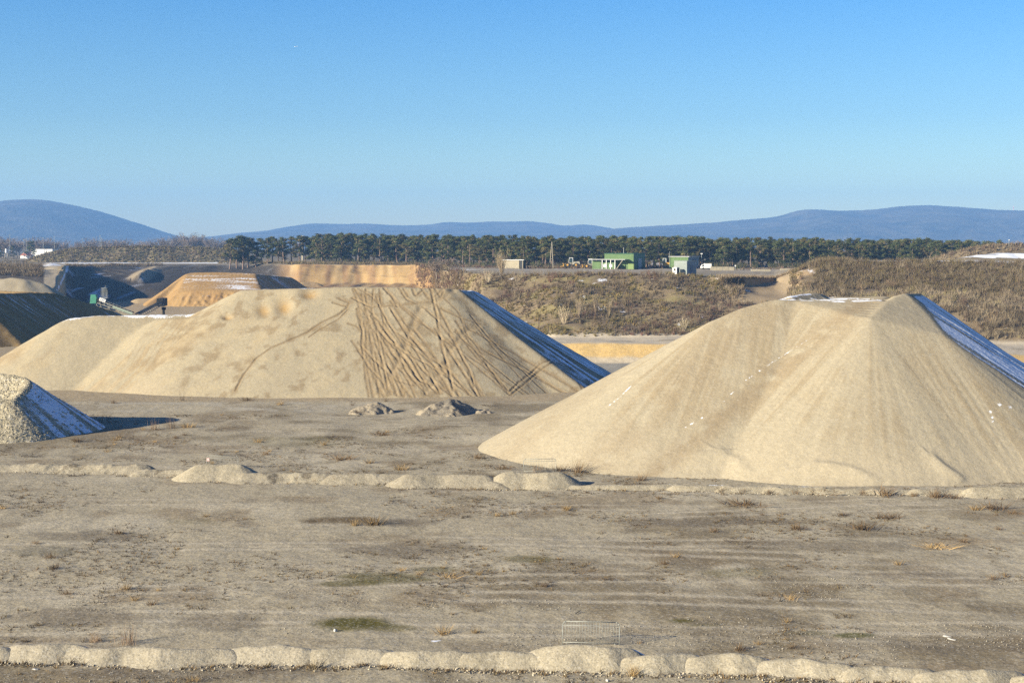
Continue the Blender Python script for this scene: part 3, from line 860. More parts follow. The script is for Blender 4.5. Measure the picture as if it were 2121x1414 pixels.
churn = sstep(0.15, 0.8, blur(wet, 5))
mh_.Z += depth + churn * 0.05 * fbm(X, Y, 0.6, 2, 24)
nx, ny, nzz = mh_.normals()
shade = nx * TO_SUN.x + ny * TO_SUN.y + nzz * TO_SUN.z
bs = blur(shade, 5)
c = np.zeros(X.shape + (3,)) + SAND * np.array([0.97, 0.96, 0.93])
n6, n15 = fbm(X, Y, 6, 4, 25), fbm(X, Y, 1.3, 4, 26)
rill = vnoise(mh_.q / 1.6, mh_.fall / 12.0, 27)
c = lerp3(c, (0.285, 0.205, 0.11), sstep(0.05, 0.5, n6 + 0.35 * rill) * 0.65 * sstep(700, 300, U_))
c = lerp3(c, (0.41, 0.33, 0.21), sstep(0.0, 0.5, rill - 0.3 * n6) * sstep(760, 820, V_) * sstep(500, 250, U_) * 0.7)
c = lerp3(c, (0.235, 0.175, 0.100), sstep(0.10, 0.45, n15 + 0.35 * n6) * sstep(200, 450, U_) * 0.7)
c = lerp3(c, (0.40, 0.325, 0.20), sstep(0.05, 0.5, -n15 + 0.3 * rill) * 0.5)
c = lerp3(c, (0.205, 0.145, 0.078), wet * 0.85)
c = lerp3(c, (0.275, 0.20, 0.11), churn * 0.45)
for (a0, b0, ru, rv) in ((588, 632, 13, 14), (545, 640, 12, 11), (470, 657, 10, 5), (640, 608, 16, 9), (585, 606, 0.1, 0.1)):
    c = lerp3(c, (0.33, 0.21, 0.085), np.exp(-(((U_ - a0) / ru) ** 2 + ((V_ - b0) / rv) ** 2)) * 0.9 * front)
sn = np.zeros(X.shape)
strk = 0.7 * vnoise(mh_.q / 0.35, mh_.fall / 8.0, 28) + 0.5 * vnoise(mh_.q / 0.9, mh_.fall / 20.0, 29) + 0.45 * fbm(X, Y, 2.2, 3, 33)
sn = np.maximum(sn, sstep(0.07, -0.02, bs) * sstep(-9, -6, X) * np.clip(0.44 + 1.0 * strk + 0.2 * sstep(190, 200, Y) , 0, 0.8))
crest = sstep(0.8, 0.95, blur(nzz, 4)) * (mh_.Z > 4)
snow_top = np.clip(0.56 + 0.95 * fbm(X, Y, 2.0, 4, 30), 0, 0.9) * crest
sn = np.maximum(sn, snow_top * np.where(X < -40, sstep(189.4, 190.6, Y), sstep(188.4, 189.6, Y)) * (1 - churn))
mh_.build('sand_heap', M_SAND, c, sn, 'long flat-topped sand heap in the middle, its face scored by wheel tracks', 'sand heap')

# ---- heaps further back on the left
def back_heap(crests, tan, g, base, streak, snow_amt, label, cat='sand heap', noise=0.35, lump=None, snow_lit=0.0, mat=None, soft=0.6, under=0.6, seed=50, name='sand_heap'):
    h = Heap(crests, tan, g, g, soft=soft, step=1.0)
    X, Y = h.X, h.Y
    h.Z += noise * fbm(X, Y, 9, 4, seed) * sstep(0.2, 3, h.fall) + 0.25 * noise * vnoise(h.q / 1.5, h.fall / 20.0, seed + 1)
    if lump: lump(h)
    nx, ny, nzz = h.normals()
    shade = blur(nx * TO_SUN.x + ny * TO_SUN.y + nzz * TO_SUN.z, 2)
    c = np.zeros(X.shape + (3,)) + np.array(base)
    r = vnoise(h.q / 2.0, h.fall / 18.0, seed + 2) + 0.5 * fbm(X, Y, 5, 3, seed + 3)
    c = lerp3(c, streak, sstep(-0.1, 0.6, r) * 0.7)
    st = vnoise(h.q / 1.1, h.fall / 25.0, seed + 4) + 0.4 * vnoise(h.q / 0.4, h.fall / 12.0, seed + 5)
    sn = sstep(0.05, -0.06, shade) * np.clip(0.12 + snow_amt * st, 0, 0.8)
    flat = sstep(0.88, 0.95, nzz) * (h.Z > h.base + 1)
    sn = np.maximum(sn, flat * np.clip(snow_lit * (0.55 + 0.9 * fbm(X * 0.22, Y * 1.5, 3, 3, seed + 6)), 0, 0.9))
    return h, c, sn, h.build(name, mat or M_SAND, c, sn, label, cat, under=under)

back_heap([pts((-62, 604, 262), (0, 604, 290), (60, 602, 315), (110, 603, 330), (170, 621, 338), (230, 641, 345), (295, 663, 352)), pts((-62, 604, 262), (-420, 592, 335)), pts((0, 604, 290), (-300, 594, 345)), pts((110, 603, 330), (-80, 596, 350)), (pts((-62, 604, 262), (-5, 660, 258), (50, 714, 254)), 0.78)],
          0.68, 0.5, (0.30, 0.20, 0.085), (0.23, 0.145, 0.06), 0.5, 'yellow sand ridge at the left edge with a dark snow-streaked shaded flank', noise=0.5, seed=60)
back_heap([pts((-200, 570, 398), (-20, 574, 400), (10, 575, 400), (22, 572, 401), (50, 575, 401), (62, 577, 402), (88, 584, 402), (100, 592, 402)), pts((-200, 572, 420), (60, 577, 420))],
          0.62, 0.6, (0.40, 0.335, 0.225), (0.36, 0.29, 0.18), 0.3, 'pale flat-topped sand heap behind the dark ridge at the left edge', noise=0.35, seed=70)
back_heap([pts((165, 634, 390), (185, 628, 391), (215, 634, 391), (240, 642, 391), (300, 655, 389))], 0.6, 0.5, (0.40, 0.335, 0.215), (0.30, 0.24, 0.15), 0.5,
          'small pale sand ledge that the inclined conveyor stands on', noise=0.25, seed=80)
def lumps(h):
    d, v = cell(h.X, h.Y, 1.5, 5)
    u, vv = proj(h.X, h.Y, h.Z)
    m = sstep(340, 380, u) * sstep(570, 540, u) * sstep(602, 610, vv)
    h.Z += m * (0.5 * (1 - d) * (v > 0.35) - 0.2)
oa = pts((386, 566, 524), (400, 563, 526), (450, 562, 527), (527, 565, 527))
ob = pts((372, 603, 506), (400, 600, 505), (450, 598, 505), (540, 603, 505))
back_heap([*fill(oa, ob, 14), pts((386, 566, 524), (340, 601, 512), (300, 632, 502)),  *fill(pts((386, 566, 524), (527, 565, 527), (602, 573, 552)), pts((400, 563, 540), (520, 565, 546), (605, 575, 562)), 8)],
          0.72, 0.4, (0.36, 0.225, 0.09), (0.30, 0.175, 0.065), 0.55, 'orange sand heap with snow-lined top and dug front, behind the conveyors', noise=0.4, lump=lumps, snow_lit=0.62, seed=90, soft=0.5)
# small heaps on the pit floor, behind the conveyor
back_heap([pts((285, 617, 530), (315, 616, 532), (335, 620, 534))], 0.45, 0.4, (0.42, 0.31, 0.17), (0.36, 0.26, 0.15), 0.0, 'low tan mound on the pit floor left of the orange heap', noise=0.2, seed=95, name='sand_mound')
back_heap([pts((625, 583, 600), (640, 582, 602), (655, 584, 602))], 0.5, 0.4, (0.42, 0.29, 0.14), (0.36, 0.24, 0.12), 0.0, 'low round sand mound on the pit floor below the orange back wall', noise=0.2, seed=97, name='sand_mound')
back_heap([pts((1960, 537, 455), (2030, 524, 462), (2080, 520, 466), (2200, 518, 470), (2320, 530, 470))], 0.30, 0.9, (0.20, 0.16, 0.10), (0.22, 0.18, 0.12), 0.3, 'snow-covered mound on the bank at the right edge', 'earth mound', noise=0.4, seed=98, snow_lit=0.95, soft=2.0, name='earth_mound')
mound2 = back_heap([pts((1960, 524, 520), (2010, 512, 520), (2060, 504, 522), (2110, 502, 524), (2250, 500, 526))], 0.5, 0.9, (0.19, 0.145, 0.085), (0.16, 0.12, 0.07), 0.1, 'brush-covered brown mound behind the snowy mound on the right', 'earth mound', noise=0.6, seed=99, soft=1.5, name='earth_mound')[0]
mound1 = back_heap([pts((70, 532, 893), (110, 520, 895), (150, 513, 897), (200, 511, 899), (300, 509, 903), (400, 511, 905), (460, 514, 905), (500, 522, 905), (530, 535, 905))], 0.5, 1.0, (0.19, 0.15, 0.085), (0.15, 0.125, 0.06), 0.3,
          'long brush-covered earth mound on the left in front of the blue hill', 'earth mound', noise=1.2, seed=100, soft=1.5, name='earth_mound')[0]

# ---- gravel heap at the left edge
gh = Heap([pts((-150, 776, 141), (-60, 774, 140), (0, 772, 140), (28, 774, 139.5), (50, 780, 138.8), (60, 788, 137.6), (46, 806, 135.6), (26, 829, 133)), pts((-150, 818, 134), (-60, 819, 133.6), (0, 824, 133.2), (26, 829, 133)),
           pts((-60, 806, 136), (10, 808, 136), (46, 808, 135.6))], 0.70, 0.10, 0.10, x0=-66, x1=-33, y0=126, y1=152, soft=0.18, step=0.25)
X, Y = gh.X, gh.Y
nx, ny, nzz = gh.normals()
shade = nx * TO_SUN.x + ny * TO_SUN.y + nzz * TO_SUN.z
shade = blur(shade, 3)
d1, v1 = cell(X, Y, 0.30, 3)
d2, v2 = cell(X, Y, 0.22, 4)
gh.Z += 0.05 * (1 - d1) * (0.4 + v1) + 0.03 * (1 - d2) + 0.15 * fbm(X, Y, 2.5, 3, 61)
c = np.zeros(X.shape + (3,)) + np.array([0.39, 0.335, 0.225])
c = c * (0.88 + 0.26 * v1)[..., None]
st = vnoise(gh.q / 0.75, gh.fall / 9.0, 62)
sn = sstep(0.06, -0.02, shade) * np.clip(0.84 + 0.8 * st - 0.45 * (v1 > 0.8) - 0.2 * (d1 < 0.2), 0, 0.95) * sstep(0.15, 0.6, gh.fall)
gh.build('gravel_heap', M_GRAVEL, c, sn, 'coarse grey gravel heap at the left edge with a blue snowy side', 'gravel heap')

# ---- two low dirt heaps in front of the long heap
for (cr, lab, sd) in (([pts((742, 838, 152), (762, 828, 153), (782, 829, 153.5), (800, 837, 153))], 'smaller of two dark dirt heaps at the foot of the tracked sand heap', 110),
                      ([pts((885, 836, 151), (905, 825, 152), (930, 818, 153), (948, 822, 153), (962, 833, 152.5)), pts((995, 838, 152), (1008, 839, 152)), pts((930, 818, 153), (935, 838, 150))], 'larger dark and ochre dirt heap at the foot of the tracked sand heap', 120)):
    h = Heap(cr, 0.55, 0.10, 0.10, soft=0.25, step=0.2)
    X, Y = h.X, h.Y
    h.Z += 0.42 * fbm(X, Y, 1.3, 4, sd, 0.6) - 0.30
    c = np.zeros(X.shape + (3,)) + np.array([0.31, 0.255, 0.175])
    c = lerp3(c, (0.12, 0.105, 0.085), sstep(-0.1, 0.35, fbm(X, Y, 1.8, 3, sd + 1)) * 0.8)
    c = lerp3(c, (0.36, 0.23, 0.09), sstep(0.1, 0.4, fbm(X, Y, 2.5, 3, sd + 2)) * 0.8 * (sd == 120))
    h.build('dirt_heap', M_HEAP, c, np.zeros(X.shape), lab, 'dirt heap', under=0.15)

# ---- rows of tipped heaps across the lot
def row_heap(u0, u1, vt, vb, label, seed, round_=14, col=(0.36, 0.28, 0.165), rough=0.05, tan=0.6, res=0.07, snow=0.25, group=None, sag=0.0, name='sand_heap'):
    D0 = GD(vb)
    k = (CAMZ - P(CX, vt, 1000.0)[2]) / 1000.0
    hgt = (CAMZ - k * D0) / (1 + k / tan)
    Dc = D0 + hgt / tan
    W = Dc / F * 1.0
    cr = []
    ul, ur = u0 + round_ * (0.9 if vb > 1200 else 0.62), u1 - round_ * (1.0 if vb > 1200 else 0.62)
    for j in range(9):
        f = j / 8
        uu = ul + (ur - ul) * f
        zz = hgt * (1 - sag * (2 * f - 1) ** 2 + 0.09 * vnoise(np.array([uu / 24.0]), np.array([seed * 3.7]), seed)[0])
        p = P(uu, 1000, Dc + 0.35 * vnoise(np.array([uu / 45.0]), np.array([seed * 1.3]), seed + 1)[0])
        cr.append(np.array([p[0], p[1], zz]))
    h = Heap([cr], tan, res, res, soft=0.15, step=0.15)
    X, Y = h.X, h.Y
    d_, v_ = cell(X, Y, 0.9, seed + 8)
    on_ = sstep(0.0, 0.25, h.Z)
    h.Z += (rough * 0.9 * fbm(X, Y, 0.7, 4, seed + 2) + 0.6 * rough * fbm(X, Y, 2.6, 3, seed + 3) + 0.05 * (1 - d_) * (v_ - 0.5)) * (0.3 + 0.7 * on_)
    h.base = h.base * 0 + terrain(X, Y)[0]
    h.Z += h.base * sstep(0.6, 0.0, h.Z)
    nx, ny, nzz = h.normals()
    shade = blur(nx * TO_SUN.x + ny * TO_SUN.y + nzz * TO_SUN.z, 2)
    c = np.zeros(X.shape + (3,)) + np.array(col)
    c = lerp3(c, np.array(col) * 0.78, sstep(-0.1, 0.5, fbm(X, Y, 1.4, 4, seed + 4)) * 0.7)
    c = lerp3(c, np.array(col) * 1.12, sstep(0.0, 0.5, fbm(X, Y, 2.6, 3, seed + 5)) * 0.8)
    if rough > 0.08: c = lerp3(c, (0.13, 0.105, 0.07), sstep(0.22, 0.42, fbm(X, Y, 0.8, 3, seed + 6)) * 0.8)
    sn = sstep(0.10, -0.05, shade) * (Y > Dc) * snow * 2.6
    if 'white-rimmed' in label or (vb < 1100 and 'low sand heap' in label): sn = np.maximum(sn, np.exp(-((h.fall - 0.12) / 0.11) ** 2) * (Y > Dc) * (h.Z > 0.2) * np.clip(0.6 + 0.6 * fbm(X, Y, 1.5, 2, seed + 9), 0, 1))
    return h.build(name, M_HEAP, c, sn, label, 'sand heap', group, under=0.10)
ROW1 = [(-60, 16, 1330, 1372, 'sand heap cut by the left edge, in the front row of low heaps', 14), (22, 192, 1327, 1375, 'front-row sand heap at the bottom left corner with one weed on its face', 16),
        (186, 474, 1333, 1381, 'longest flat-topped sand heap of the front row, behind a patch of dark weeds', 14), (466, 648, 1332, 1380, 'front-row sand heap just left of the straw-coloured bush', 18),
        (630, 806, 1338, 1382, 'front-row sand heap with the straw-coloured bush at its left foot', 18), (798, 972, 1341, 1384, 'front-row sand heap below the white snow debris', 18),
        (958, 1120, 1341, 1387, 'front-row sand heap joined to the left side of the tallest one', 18), (1104, 1320, 1331, 1392, 'tallest sand heap of the front row, with the wire barrier behind it', 26),
        (1306, 1440, 1347, 1396, 'front-row sand heap right of the wire barrier with a grass tuft at its foot', 14), (1430, 1598, 1350, 1400, 'low sand heap in the front row, second right of the wire barrier', 24),
        (1584, 1762, 1363, 1408, 'smooth sand heap in the front row, third from the right edge', 20), (1756, 1934, 1371, 1414, 'smooth sand heap in the front row, second from the right edge', 22),
        (1920, 2120, 1380, 1424, 'rightmost whole sand heap of the front row', 20), (2112, 2240, 1388, 1430, 'sand heap cut by the right edge, at the end of the front row', 20)]
for i, (a, b, vt, vb, lab, rd) in enumerate(ROW1):
    row_heap(a - 15, b + 15, vt + 1, vb, lab, 200 + i * 7, rd, sag=0.22, col=(0.355, 0.305, 0.212) if a > 640 else (0.35, 0.302, 0.215), res=0.06, rough=0.03, group='low sand heaps in the front row')
GREY = (0.31, 0.265, 0.185)
ROW2 = [(-80, 150, 955, 979, 'weedy grey bank of gravelly sand at the left end of the second row', 16, GREY, 0.12), (140, 300, 956, 980, 'gravelly bank in the second row right of the dark bush', 16, GREY, 0.12),
        (290, 415, 966, 987, 'low gravelly bank in the second row left of the round mound', 14, GREY, 0.12), (392, 516, 959, 998, 'round smooth sand mound in front of the barrier with the small sign', 34, (0.355, 0.302, 0.205), 0.03),
        (506, 710, 974, 1002, 'rough weedy bank of the second row right of the round mound', 16, GREY, 0.13), (690, 860, 978, 1004, 'clean gravel bank in the second row, left of two', 14, GREY, 0.06),
        (840, 1012, 979, 1012, 'clean gravel bank in the second row, right of two', 20, GREY, 0.06), (1000, 1050, 990, 1013, 'short stony bank left of the second round mound', 10, GREY, 0.12),
        (1028, 1178, 974, 1014, 'round sand mound in front of the reedy barrier at the big heap', 34, (0.355, 0.302, 0.205), 0.03), (1162, 1306, 1001, 1014, 'low sand heap beside the second round mound', 20, (0.355, 0.302, 0.205), 0.04),
        (1278, 1416, 999, 1013, 'low sand heap below the left slope of the big heap', 18, (0.355, 0.302, 0.205), 0.04), (1388, 1526, 1001, 1016, 'low white-rimmed sand heap left of the brown bushes', 18, (0.355, 0.302, 0.205), 0.03),
        (1492, 1620, 1003, 1020, 'low white-rimmed sand heap with brown bushes at its foot', 16, (0.355, 0.302, 0.205), 0.03), (1588, 1716, 1004, 1022, 'white-rimmed sand heap under the front of the big heap', 16, (0.355, 0.302, 0.205), 0.03),
        (1688, 1820, 1007, 1024, 'white-rimmed sand heap behind a row of dry tufts', 18, (0.355, 0.302, 0.205), 0.03), (1792, 1916, 1011, 1026, 'low sand heap left of the widest brown bush', 16, (0.355, 0.302, 0.205), 0.03),
        (1888, 2022, 1010, 1028, 'low sand heap behind the widest brown bush', 18, (0.355, 0.302, 0.205), 0.03), (2000, 2240, 1005, 1032, 'smooth long sand heap at the right end of the second row', 26, (0.355, 0.302, 0.205), 0.03)]
for i, (a, b, vt, vb, lab, rd, cl, rg) in enumerate(ROW2):
    row_heap(a - (10 if rg > 0.05 else 2), b + (10 if rg > 0.05 else 2), vt + (4 if rg > 0.1 else 1), vb, lab, 400 + i * 7, rd, col=cl, rough=rg, res=0.11, snow=0.3 if a > 1180 else 0.0, group='low heaps in the second row', tan=0.55)

# ------------------------------------------------------------------ vegetation
def blades(P0, H, n, wd, spread, cols, seed, droop=0.25, jitter=0.1):
    """many thin upright blades or twigs; P0 (N,3) roots, H (N,) heights -> verts, tris, colours"""
    r = np.random.default_rng(seed)
    N0 = len(P0)
    base = np.repeat(P0, n, 0); h = np.repeat(H, n) * r.uniform(0.45, 1.05, N0 * n)
    an = r.uniform(0, 2 * np.pi, N0 * n)
    rad = np.repeat(H, n) * spread * np.sqrt(r.uniform(0, 1, N0 * n))
    ox, oy = np.cos(an), np.sin(an)
    jb = np.repeat(H, n) * jitter
    base = base + np.stack([ox * rad * 0.25 + r.normal(0, 1, N0 * n) * jb, oy * rad * 0.25 + r.normal(0, 1, N0 * n) * jb, np.zeros(N0 * n)], -1)
    tip = base + np.stack([ox * rad, oy * rad, h], -1)
    wa = r.uniform(0, np.pi, N0 * n)
    ww = wd * r.uniform(0.6, 1.4, N0 * n)
    side = np.stack([np.cos(wa) * ww, np.sin(wa) * ww, np.zeros(N0 * n)], -1)
    Vv = np.stack([base - side * .5 - np.array([0, 0, 0.05]), base + side * .5 - np.array([0, 0, 0.05]), tip], 1).reshape(-1, 3)
    T = np.arange(len(Vv)).reshape(-1, 3)
    cc = np.asarray(cols)
    ci = np.repeat(cc[r.integers(0, len(cc), N0)], n, 0) * np.repeat(r.uniform(0.82, 1.2, (N0, 1)), n, 0) * r.uniform(0.88, 1.14, (N0 * n, 1))
    return Vv, T, np.repeat(ci, 3, 0)

def stems(P0, H, n, wd, seed, cols, fan=0.35, sub=4):
    """bare shrubs: stems that fan out, each with side twigs"""
    r = np.random.default_rng(seed)
    Vs, Cs = [], []
    for p, h in zip(P0, H):
        col = np.asarray(cols)[r.integers(0, len(cols))] * r.uniform(0.85, 1.2)
        for k in range(n):
            a = r.uniform(0, 2 * np.pi); f = fan * np.sqrt(r.uniform(0, 1)); L = h * r.uniform(0.6, 1.0)
            d = np.array([np.cos(a) * f, np.sin(a) * f, 1.0]); d /= np.linalg.norm(d)
            b = p + np.array([np.cos(a), np.sin(a), 0]) * f * h * 0.12
            lines = [(b - d * 0.1, b + d * L, wd)]
            for j in range(sub):
                t = r.uniform(0.3, 0.95); a2 = r.uniform(0, 2 * np.pi)
                d2 = d + 0.7 * np.array([np.cos(a2), np.sin(a2), 0.25]); d2 /= np.linalg.norm(d2)
                s = b + d * L * t
                lines.append((s, s + d2 * L * 0.35 * (1.1 - t + 0.2), wd * 0.7))
            for (q0, q1, w_) in lines:
                wa = r.uniform(0, np.pi)
                sd = np.array([np.cos(wa), np.sin(wa), 0]) * w_ * .5
                Vs += [q0 - sd, q0 + sd, q1]; Cs += [col * r.uniform(.8, 1.2)] * 3
    Vs = np.array(Vs)
    return Vs, np.arange(len(Vs)).reshape(-1, 3), np.array(Cs)

BROWN = [(0.17, 0.115, 0.07), (0.20, 0.15, 0.09), (0.13, 0.09, 0.06), (0.22, 0.17, 0.10), (0.15, 0.11, 0.055)]
OCHRE = [(0.27, 0.19, 0.075), (0.22, 0.165, 0.06), (0.24, 0.20, 0.09), (0.18, 0.15, 0.05)]
GREYB = [(0.24, 0.185, 0.12), (0.20, 0.155, 0.10), (0.27, 0.215, 0.14)]
REDDISH = [(0.16, 0.085, 0.065), (0.19, 0.11, 0.08)]
PALE = [(0.36, 0.29, 0.19), (0.32, 0.25, 0.16), (0.40, 0.33, 0.22)]

def scatter_ground(n, u0, u1, k0, k1, seed):
    """n points between break lines k0 and k1 (fractional rows) for photo columns u0..u1"""
    r = np.random.default_rng(seed)
    u = r.uniform(u0, u1, n); t = r.uniform(k0, k1, n)
    D, Z = rows_at(u)
    k = np.floor(t).astype(int); f = t - k
    idx = np.arange(n)
    d = D[idx, k] + (D[idx, np.minimum(k + 1, NR - 1)] - D[idx, k]) * f
    x = (u - CX) / (F * CP) * d
    z, tt = terrain(x, d)
    return u, t, np.stack([x, d, z], -1)

def join(*parts):
    Vv, T, C = [], [], []
    b = 0
    for v, t, c in parts:
        Vv.append(v); T.append(t + b); C.append(c); b += len(v)
    return np.concatenate(Vv), np.concatenate(T), np.concatenate(C)

def brush(name, parts):
    v, t, c = join(*parts)
    o = np_mesh(name, v, t, M_TWIG, smooth=False, col=np.clip(c, 0, 1))
    tag(o, kind='stuff')
    return o

# brush on the right-hand bank, with clearings kept bare
prt = []
u, t, p = scatter_ground(5200, 940, 1660, B_R6 + 0.05, B_TOP + 0.12, 1)
ok = ~((u > 1525) & (u < 1632) & (t > B_A - 0.1))
dens = fbm(p[:, 0], p[:, 1], 7, 3, 300)
ok &= dens > -0.25
u, t, p = u[ok], t[ok], p[ok]
zone = fbm(p[:, 0], p[:, 1], 9, 3, 301)
k = rng.uniform(0, 1, len(p))
g1, g2 = zone > 0.02, zone < -0.2
h_ = 0.6 + 0.9 * rng.uniform(0, 1, len(p)) ** 2
prt.append(blades(p[g1], h_[g1] * 0.8, 16, 0.10, 0.55, OCHRE, 2))
prt.append(blades(p[g2], h_[g2] * 1.15, 16, 0.075, 0.5, BROWN + REDDISH, 3))
gg = ~(g1 | g2)
prt.append(blades(p[gg], h_[gg] * 1.1, 16, 0.08, 0.5, GREYB + BROWN, 4))
u, t, p = scatter_ground(160, 960, 1640, B_R6 + 0.1, B_TOP - 0.1, 5)
ok = ~((u > 1480) & (u < 1640) & (t > B_A - 0.4))
prt.append(stems(p[ok], rng.uniform(1.6, 3.2, ok.sum()), 9, 0.07, 6, GREYB + BROWN))
brush('brush', prt)
# taller darker brush on the terrace at the right, grey brush below it
prt = []
u, t, p = scatter_ground(7800, 1640, 2520, B_B - 0.15, B_TOP + 0.25, 7)
m = ~((np.abs(u - 1664) < 22) & (t < B_TOP - .1) & (fbm(p[:, 0], p[:, 1], 4, 2, 9) > -0.1))
m &= ~((u > 1760) & (t > B_TOP + 0.04))
p = p[m]
prt.append(blades(p, 0.8 + 1.0 * rng.uniform(0, 1, len(p)) ** 1.5, 20, 0.085, 0.6, [(c_[0] * .72, c_[1] * .74, c_[2] * .72) for c_ in BROWN + BROWN + GREYB[:2] + OCHRE[1:2]], 8))
u, t, p = scatter_ground(6900, 1630, 2520, B_R6 + 0.1, B_B - 0.1, 10)
p = p[fbm(p[:, 0], p[:, 1], 6, 3, 11) > -0.4]
zn = fbm(p[:, 0], p[:, 1], 8, 4, 302)
hh_ = 0.7 + 1.4 * rng.uniform(0, 1, len(p)) ** 2
for m_, cl_, s_ in ((zn > 0.08, [(c_[0] * .62, c_[1] * .62, c_[2] * .6) for c_ in BROWN + GREYB], 12), ((zn <= 0.08) & (zn > -0.2), [(c_[0] * .85, c_[1] * .85, c_[2] * .82) for c_ in GREYB + GREYB + BROWN[:2]], 121), (zn <= -0.2, GREYB + OCHRE[2:3], 122)):
    prt.append(blades(p[m_], hh_[m_], 20, 0.08, 0.5, cl_, s_))
u, t, p = scatter_ground(220, 1640, 2520, B_R6 + 0.1, B_TOP, 13)
prt.append(stems(p, rng.uniform(1.6, 3.4, len(p)), 9, 0.075, 14, GREYB + BROWN))
brush('brush', prt)
u, t, p = scatter_ground(420, 1485, 1640, B_TOP - 0.02, B_TOP + 0.10, 113)
prt = [blades(p, rng.uniform(0.5, 1.3, len(p)), 18, 0.08, 0.55, BROWN + GREYB, 114)]
u, t, p = scatter_ground(300, 1488, 1540, B_A - 0.2, B_TOP, 115)
prt.append(blades(p, rng.uniform(0.6, 1.5, len(p)), 18, 0.08, 0.55, GREYB + BROWN, 116))
u, t, p = scatter_ground(1500, 660, 2085, B_PLAIN - 0.05, B_PLAIN + 0.10, 117)
m = (u < 1225) | (u > 1460)
prt.append(blades(p[m], rng.uniform(1.0, 3.4, m.sum()), 16, 0.22, 0.6, [(0.055, 0.062, 0.024), (0.08, 0.075, 0.03), (0.10, 0.075, 0.04), (0.05, 0.05, 0.025)], 118))
brush('brush', prt)
# scrub at the foot of the pines and along the far rim of the pit
prt = []
u, t, p = scatter_ground(1700, 890, 1640, B_SHELF + 0.55, B_PLAIN - 0.02, 15)
m = (u < 1240) | (u > 1310); m &= ~((u > 1440) & (t > B_PLAIN - .3))
prt.append(blades(p[m], 0.6 + 1.3 * rng.uniform(0, 1, m.sum()) ** 2, 14, 0.14, 0.5, BROWN + REDDISH + GREYB, 16))
u, t, p = scatter_ground(2600, 455, 930, B_TOP + 0.2, B_PLAIN + 0.02, 17)
prt.append(blades(p, 0.6 + 1.4 * rng.uniform(0, 1, len(p)) ** 2, 14, 0.15, 0.5, BROWN + OCHRE + GREYB[:1], 18))
u, t, p = scatter_ground(800, 862, 960, B_R5, B_TOP + 0.4, 19)
prt.append(blades(p, 1.0 + 1.6 * rng.uniform(0, 1, len(p)) ** 2, 16, 0.11, 0.5, BROWN + REDDISH, 20))
u, t, p = scatter_ground(1500, -30, 92, B_R6 - 0.2, B_TOP + 0.6, 21)
prt.append(blades(p, 0.7 + 1.6 * rng.uniform(0, 1, len(p)) ** 2, 16, 0.12, 0.5, BROWN + GREYB, 22))
u, t, p = scatter_ground(700, 140, 340, B_TOP - 0.6, B_TOP + 0.25, 23)
prt.append(blades(p, 0.6 + 0.9 * rng.uniform(0, 1, len(p)) ** 2, 14, 0.12, 0.5, BROWN + GREYB, 24))
u, t, p = scatter_ground(2200, -30, 480, B_SHELF + 0.3, B_PLAIN + 0.9, 25)
prt.append(blades(p, 0.5 + 0.9 * rng.uniform(0, 1, len(p)) ** 2, 12, 0.22, 0.6, BROWN + OCHRE, 26))
brush('brush', prt)
def brush_on(h, n, seed, hh, cols, wd):
    r = np.random.default_rng(seed)
    ok = np.argwhere((h.Z > h.base + 0.2))
    k = ok[r.integers(0, len(ok), n)]
    x = h.X[k[:, 0], k[:, 1]] + r.uniform(-.5, .5, n); y = h.Y[k[:, 0], k[:, 1]] + r.uniform(-.5, .5, n)
    p = np.stack([x, y, h.at(x, y)], -1)
    return blades(p, hh * (0.4 + 0.8 * r.uniform(0, 1, n) ** 2), 14, wd, 0.55, cols, seed)
brush('brush', [brush_on(mound1, 5200, 31, 1.7, BROWN + OCHRE[1:] + [(0.09, 0.085, 0.04), (0.12, 0.11, 0.05)], 0.20), brush_on(mound2, 1800, 32, 1.5, BROWN + GREYB[:1], 0.15)])

# ---- dry weeds scattered over the lot, too many to count
r_ = np.random.default_rng(41)
n0 = 60000
D_ = np.sqrt(r_.uniform(56 ** 2, 168 ** 2, n0)); u_ = r_.uniform(-30, 2150, n0)
x_ = (u_ - CX) / (F * CP) * D_
den = fbm(x_, D_, 11, 4, 310) + 0.7 * fbm(x_, D_, 2.0, 3, 311)
ok = den > 0.16
ok &= ~((D_ > 150) & (x_ < 6)) & (rh.at(x_, D_) < 0.25)
x_, D_ = x_[ok], D_[ok]
p = np.stack([x_, D_, terrain(x_, D_)[0]], -1)
WEED = [(0.17, 0.11, 0.05), (0.12, 0.08, 0.038), (0.21, 0.14, 0.06), (0.08, 0.055, 0.03), (0.07, 0.05, 0.03), (0.14, 0.105, 0.045)]
brush('dry_weeds', [blades(p, 0.04 + 0.16 * r_.uniform(0, 1, len(p)) ** 3, 9, 0.045, 1.5, WEED, 42)])
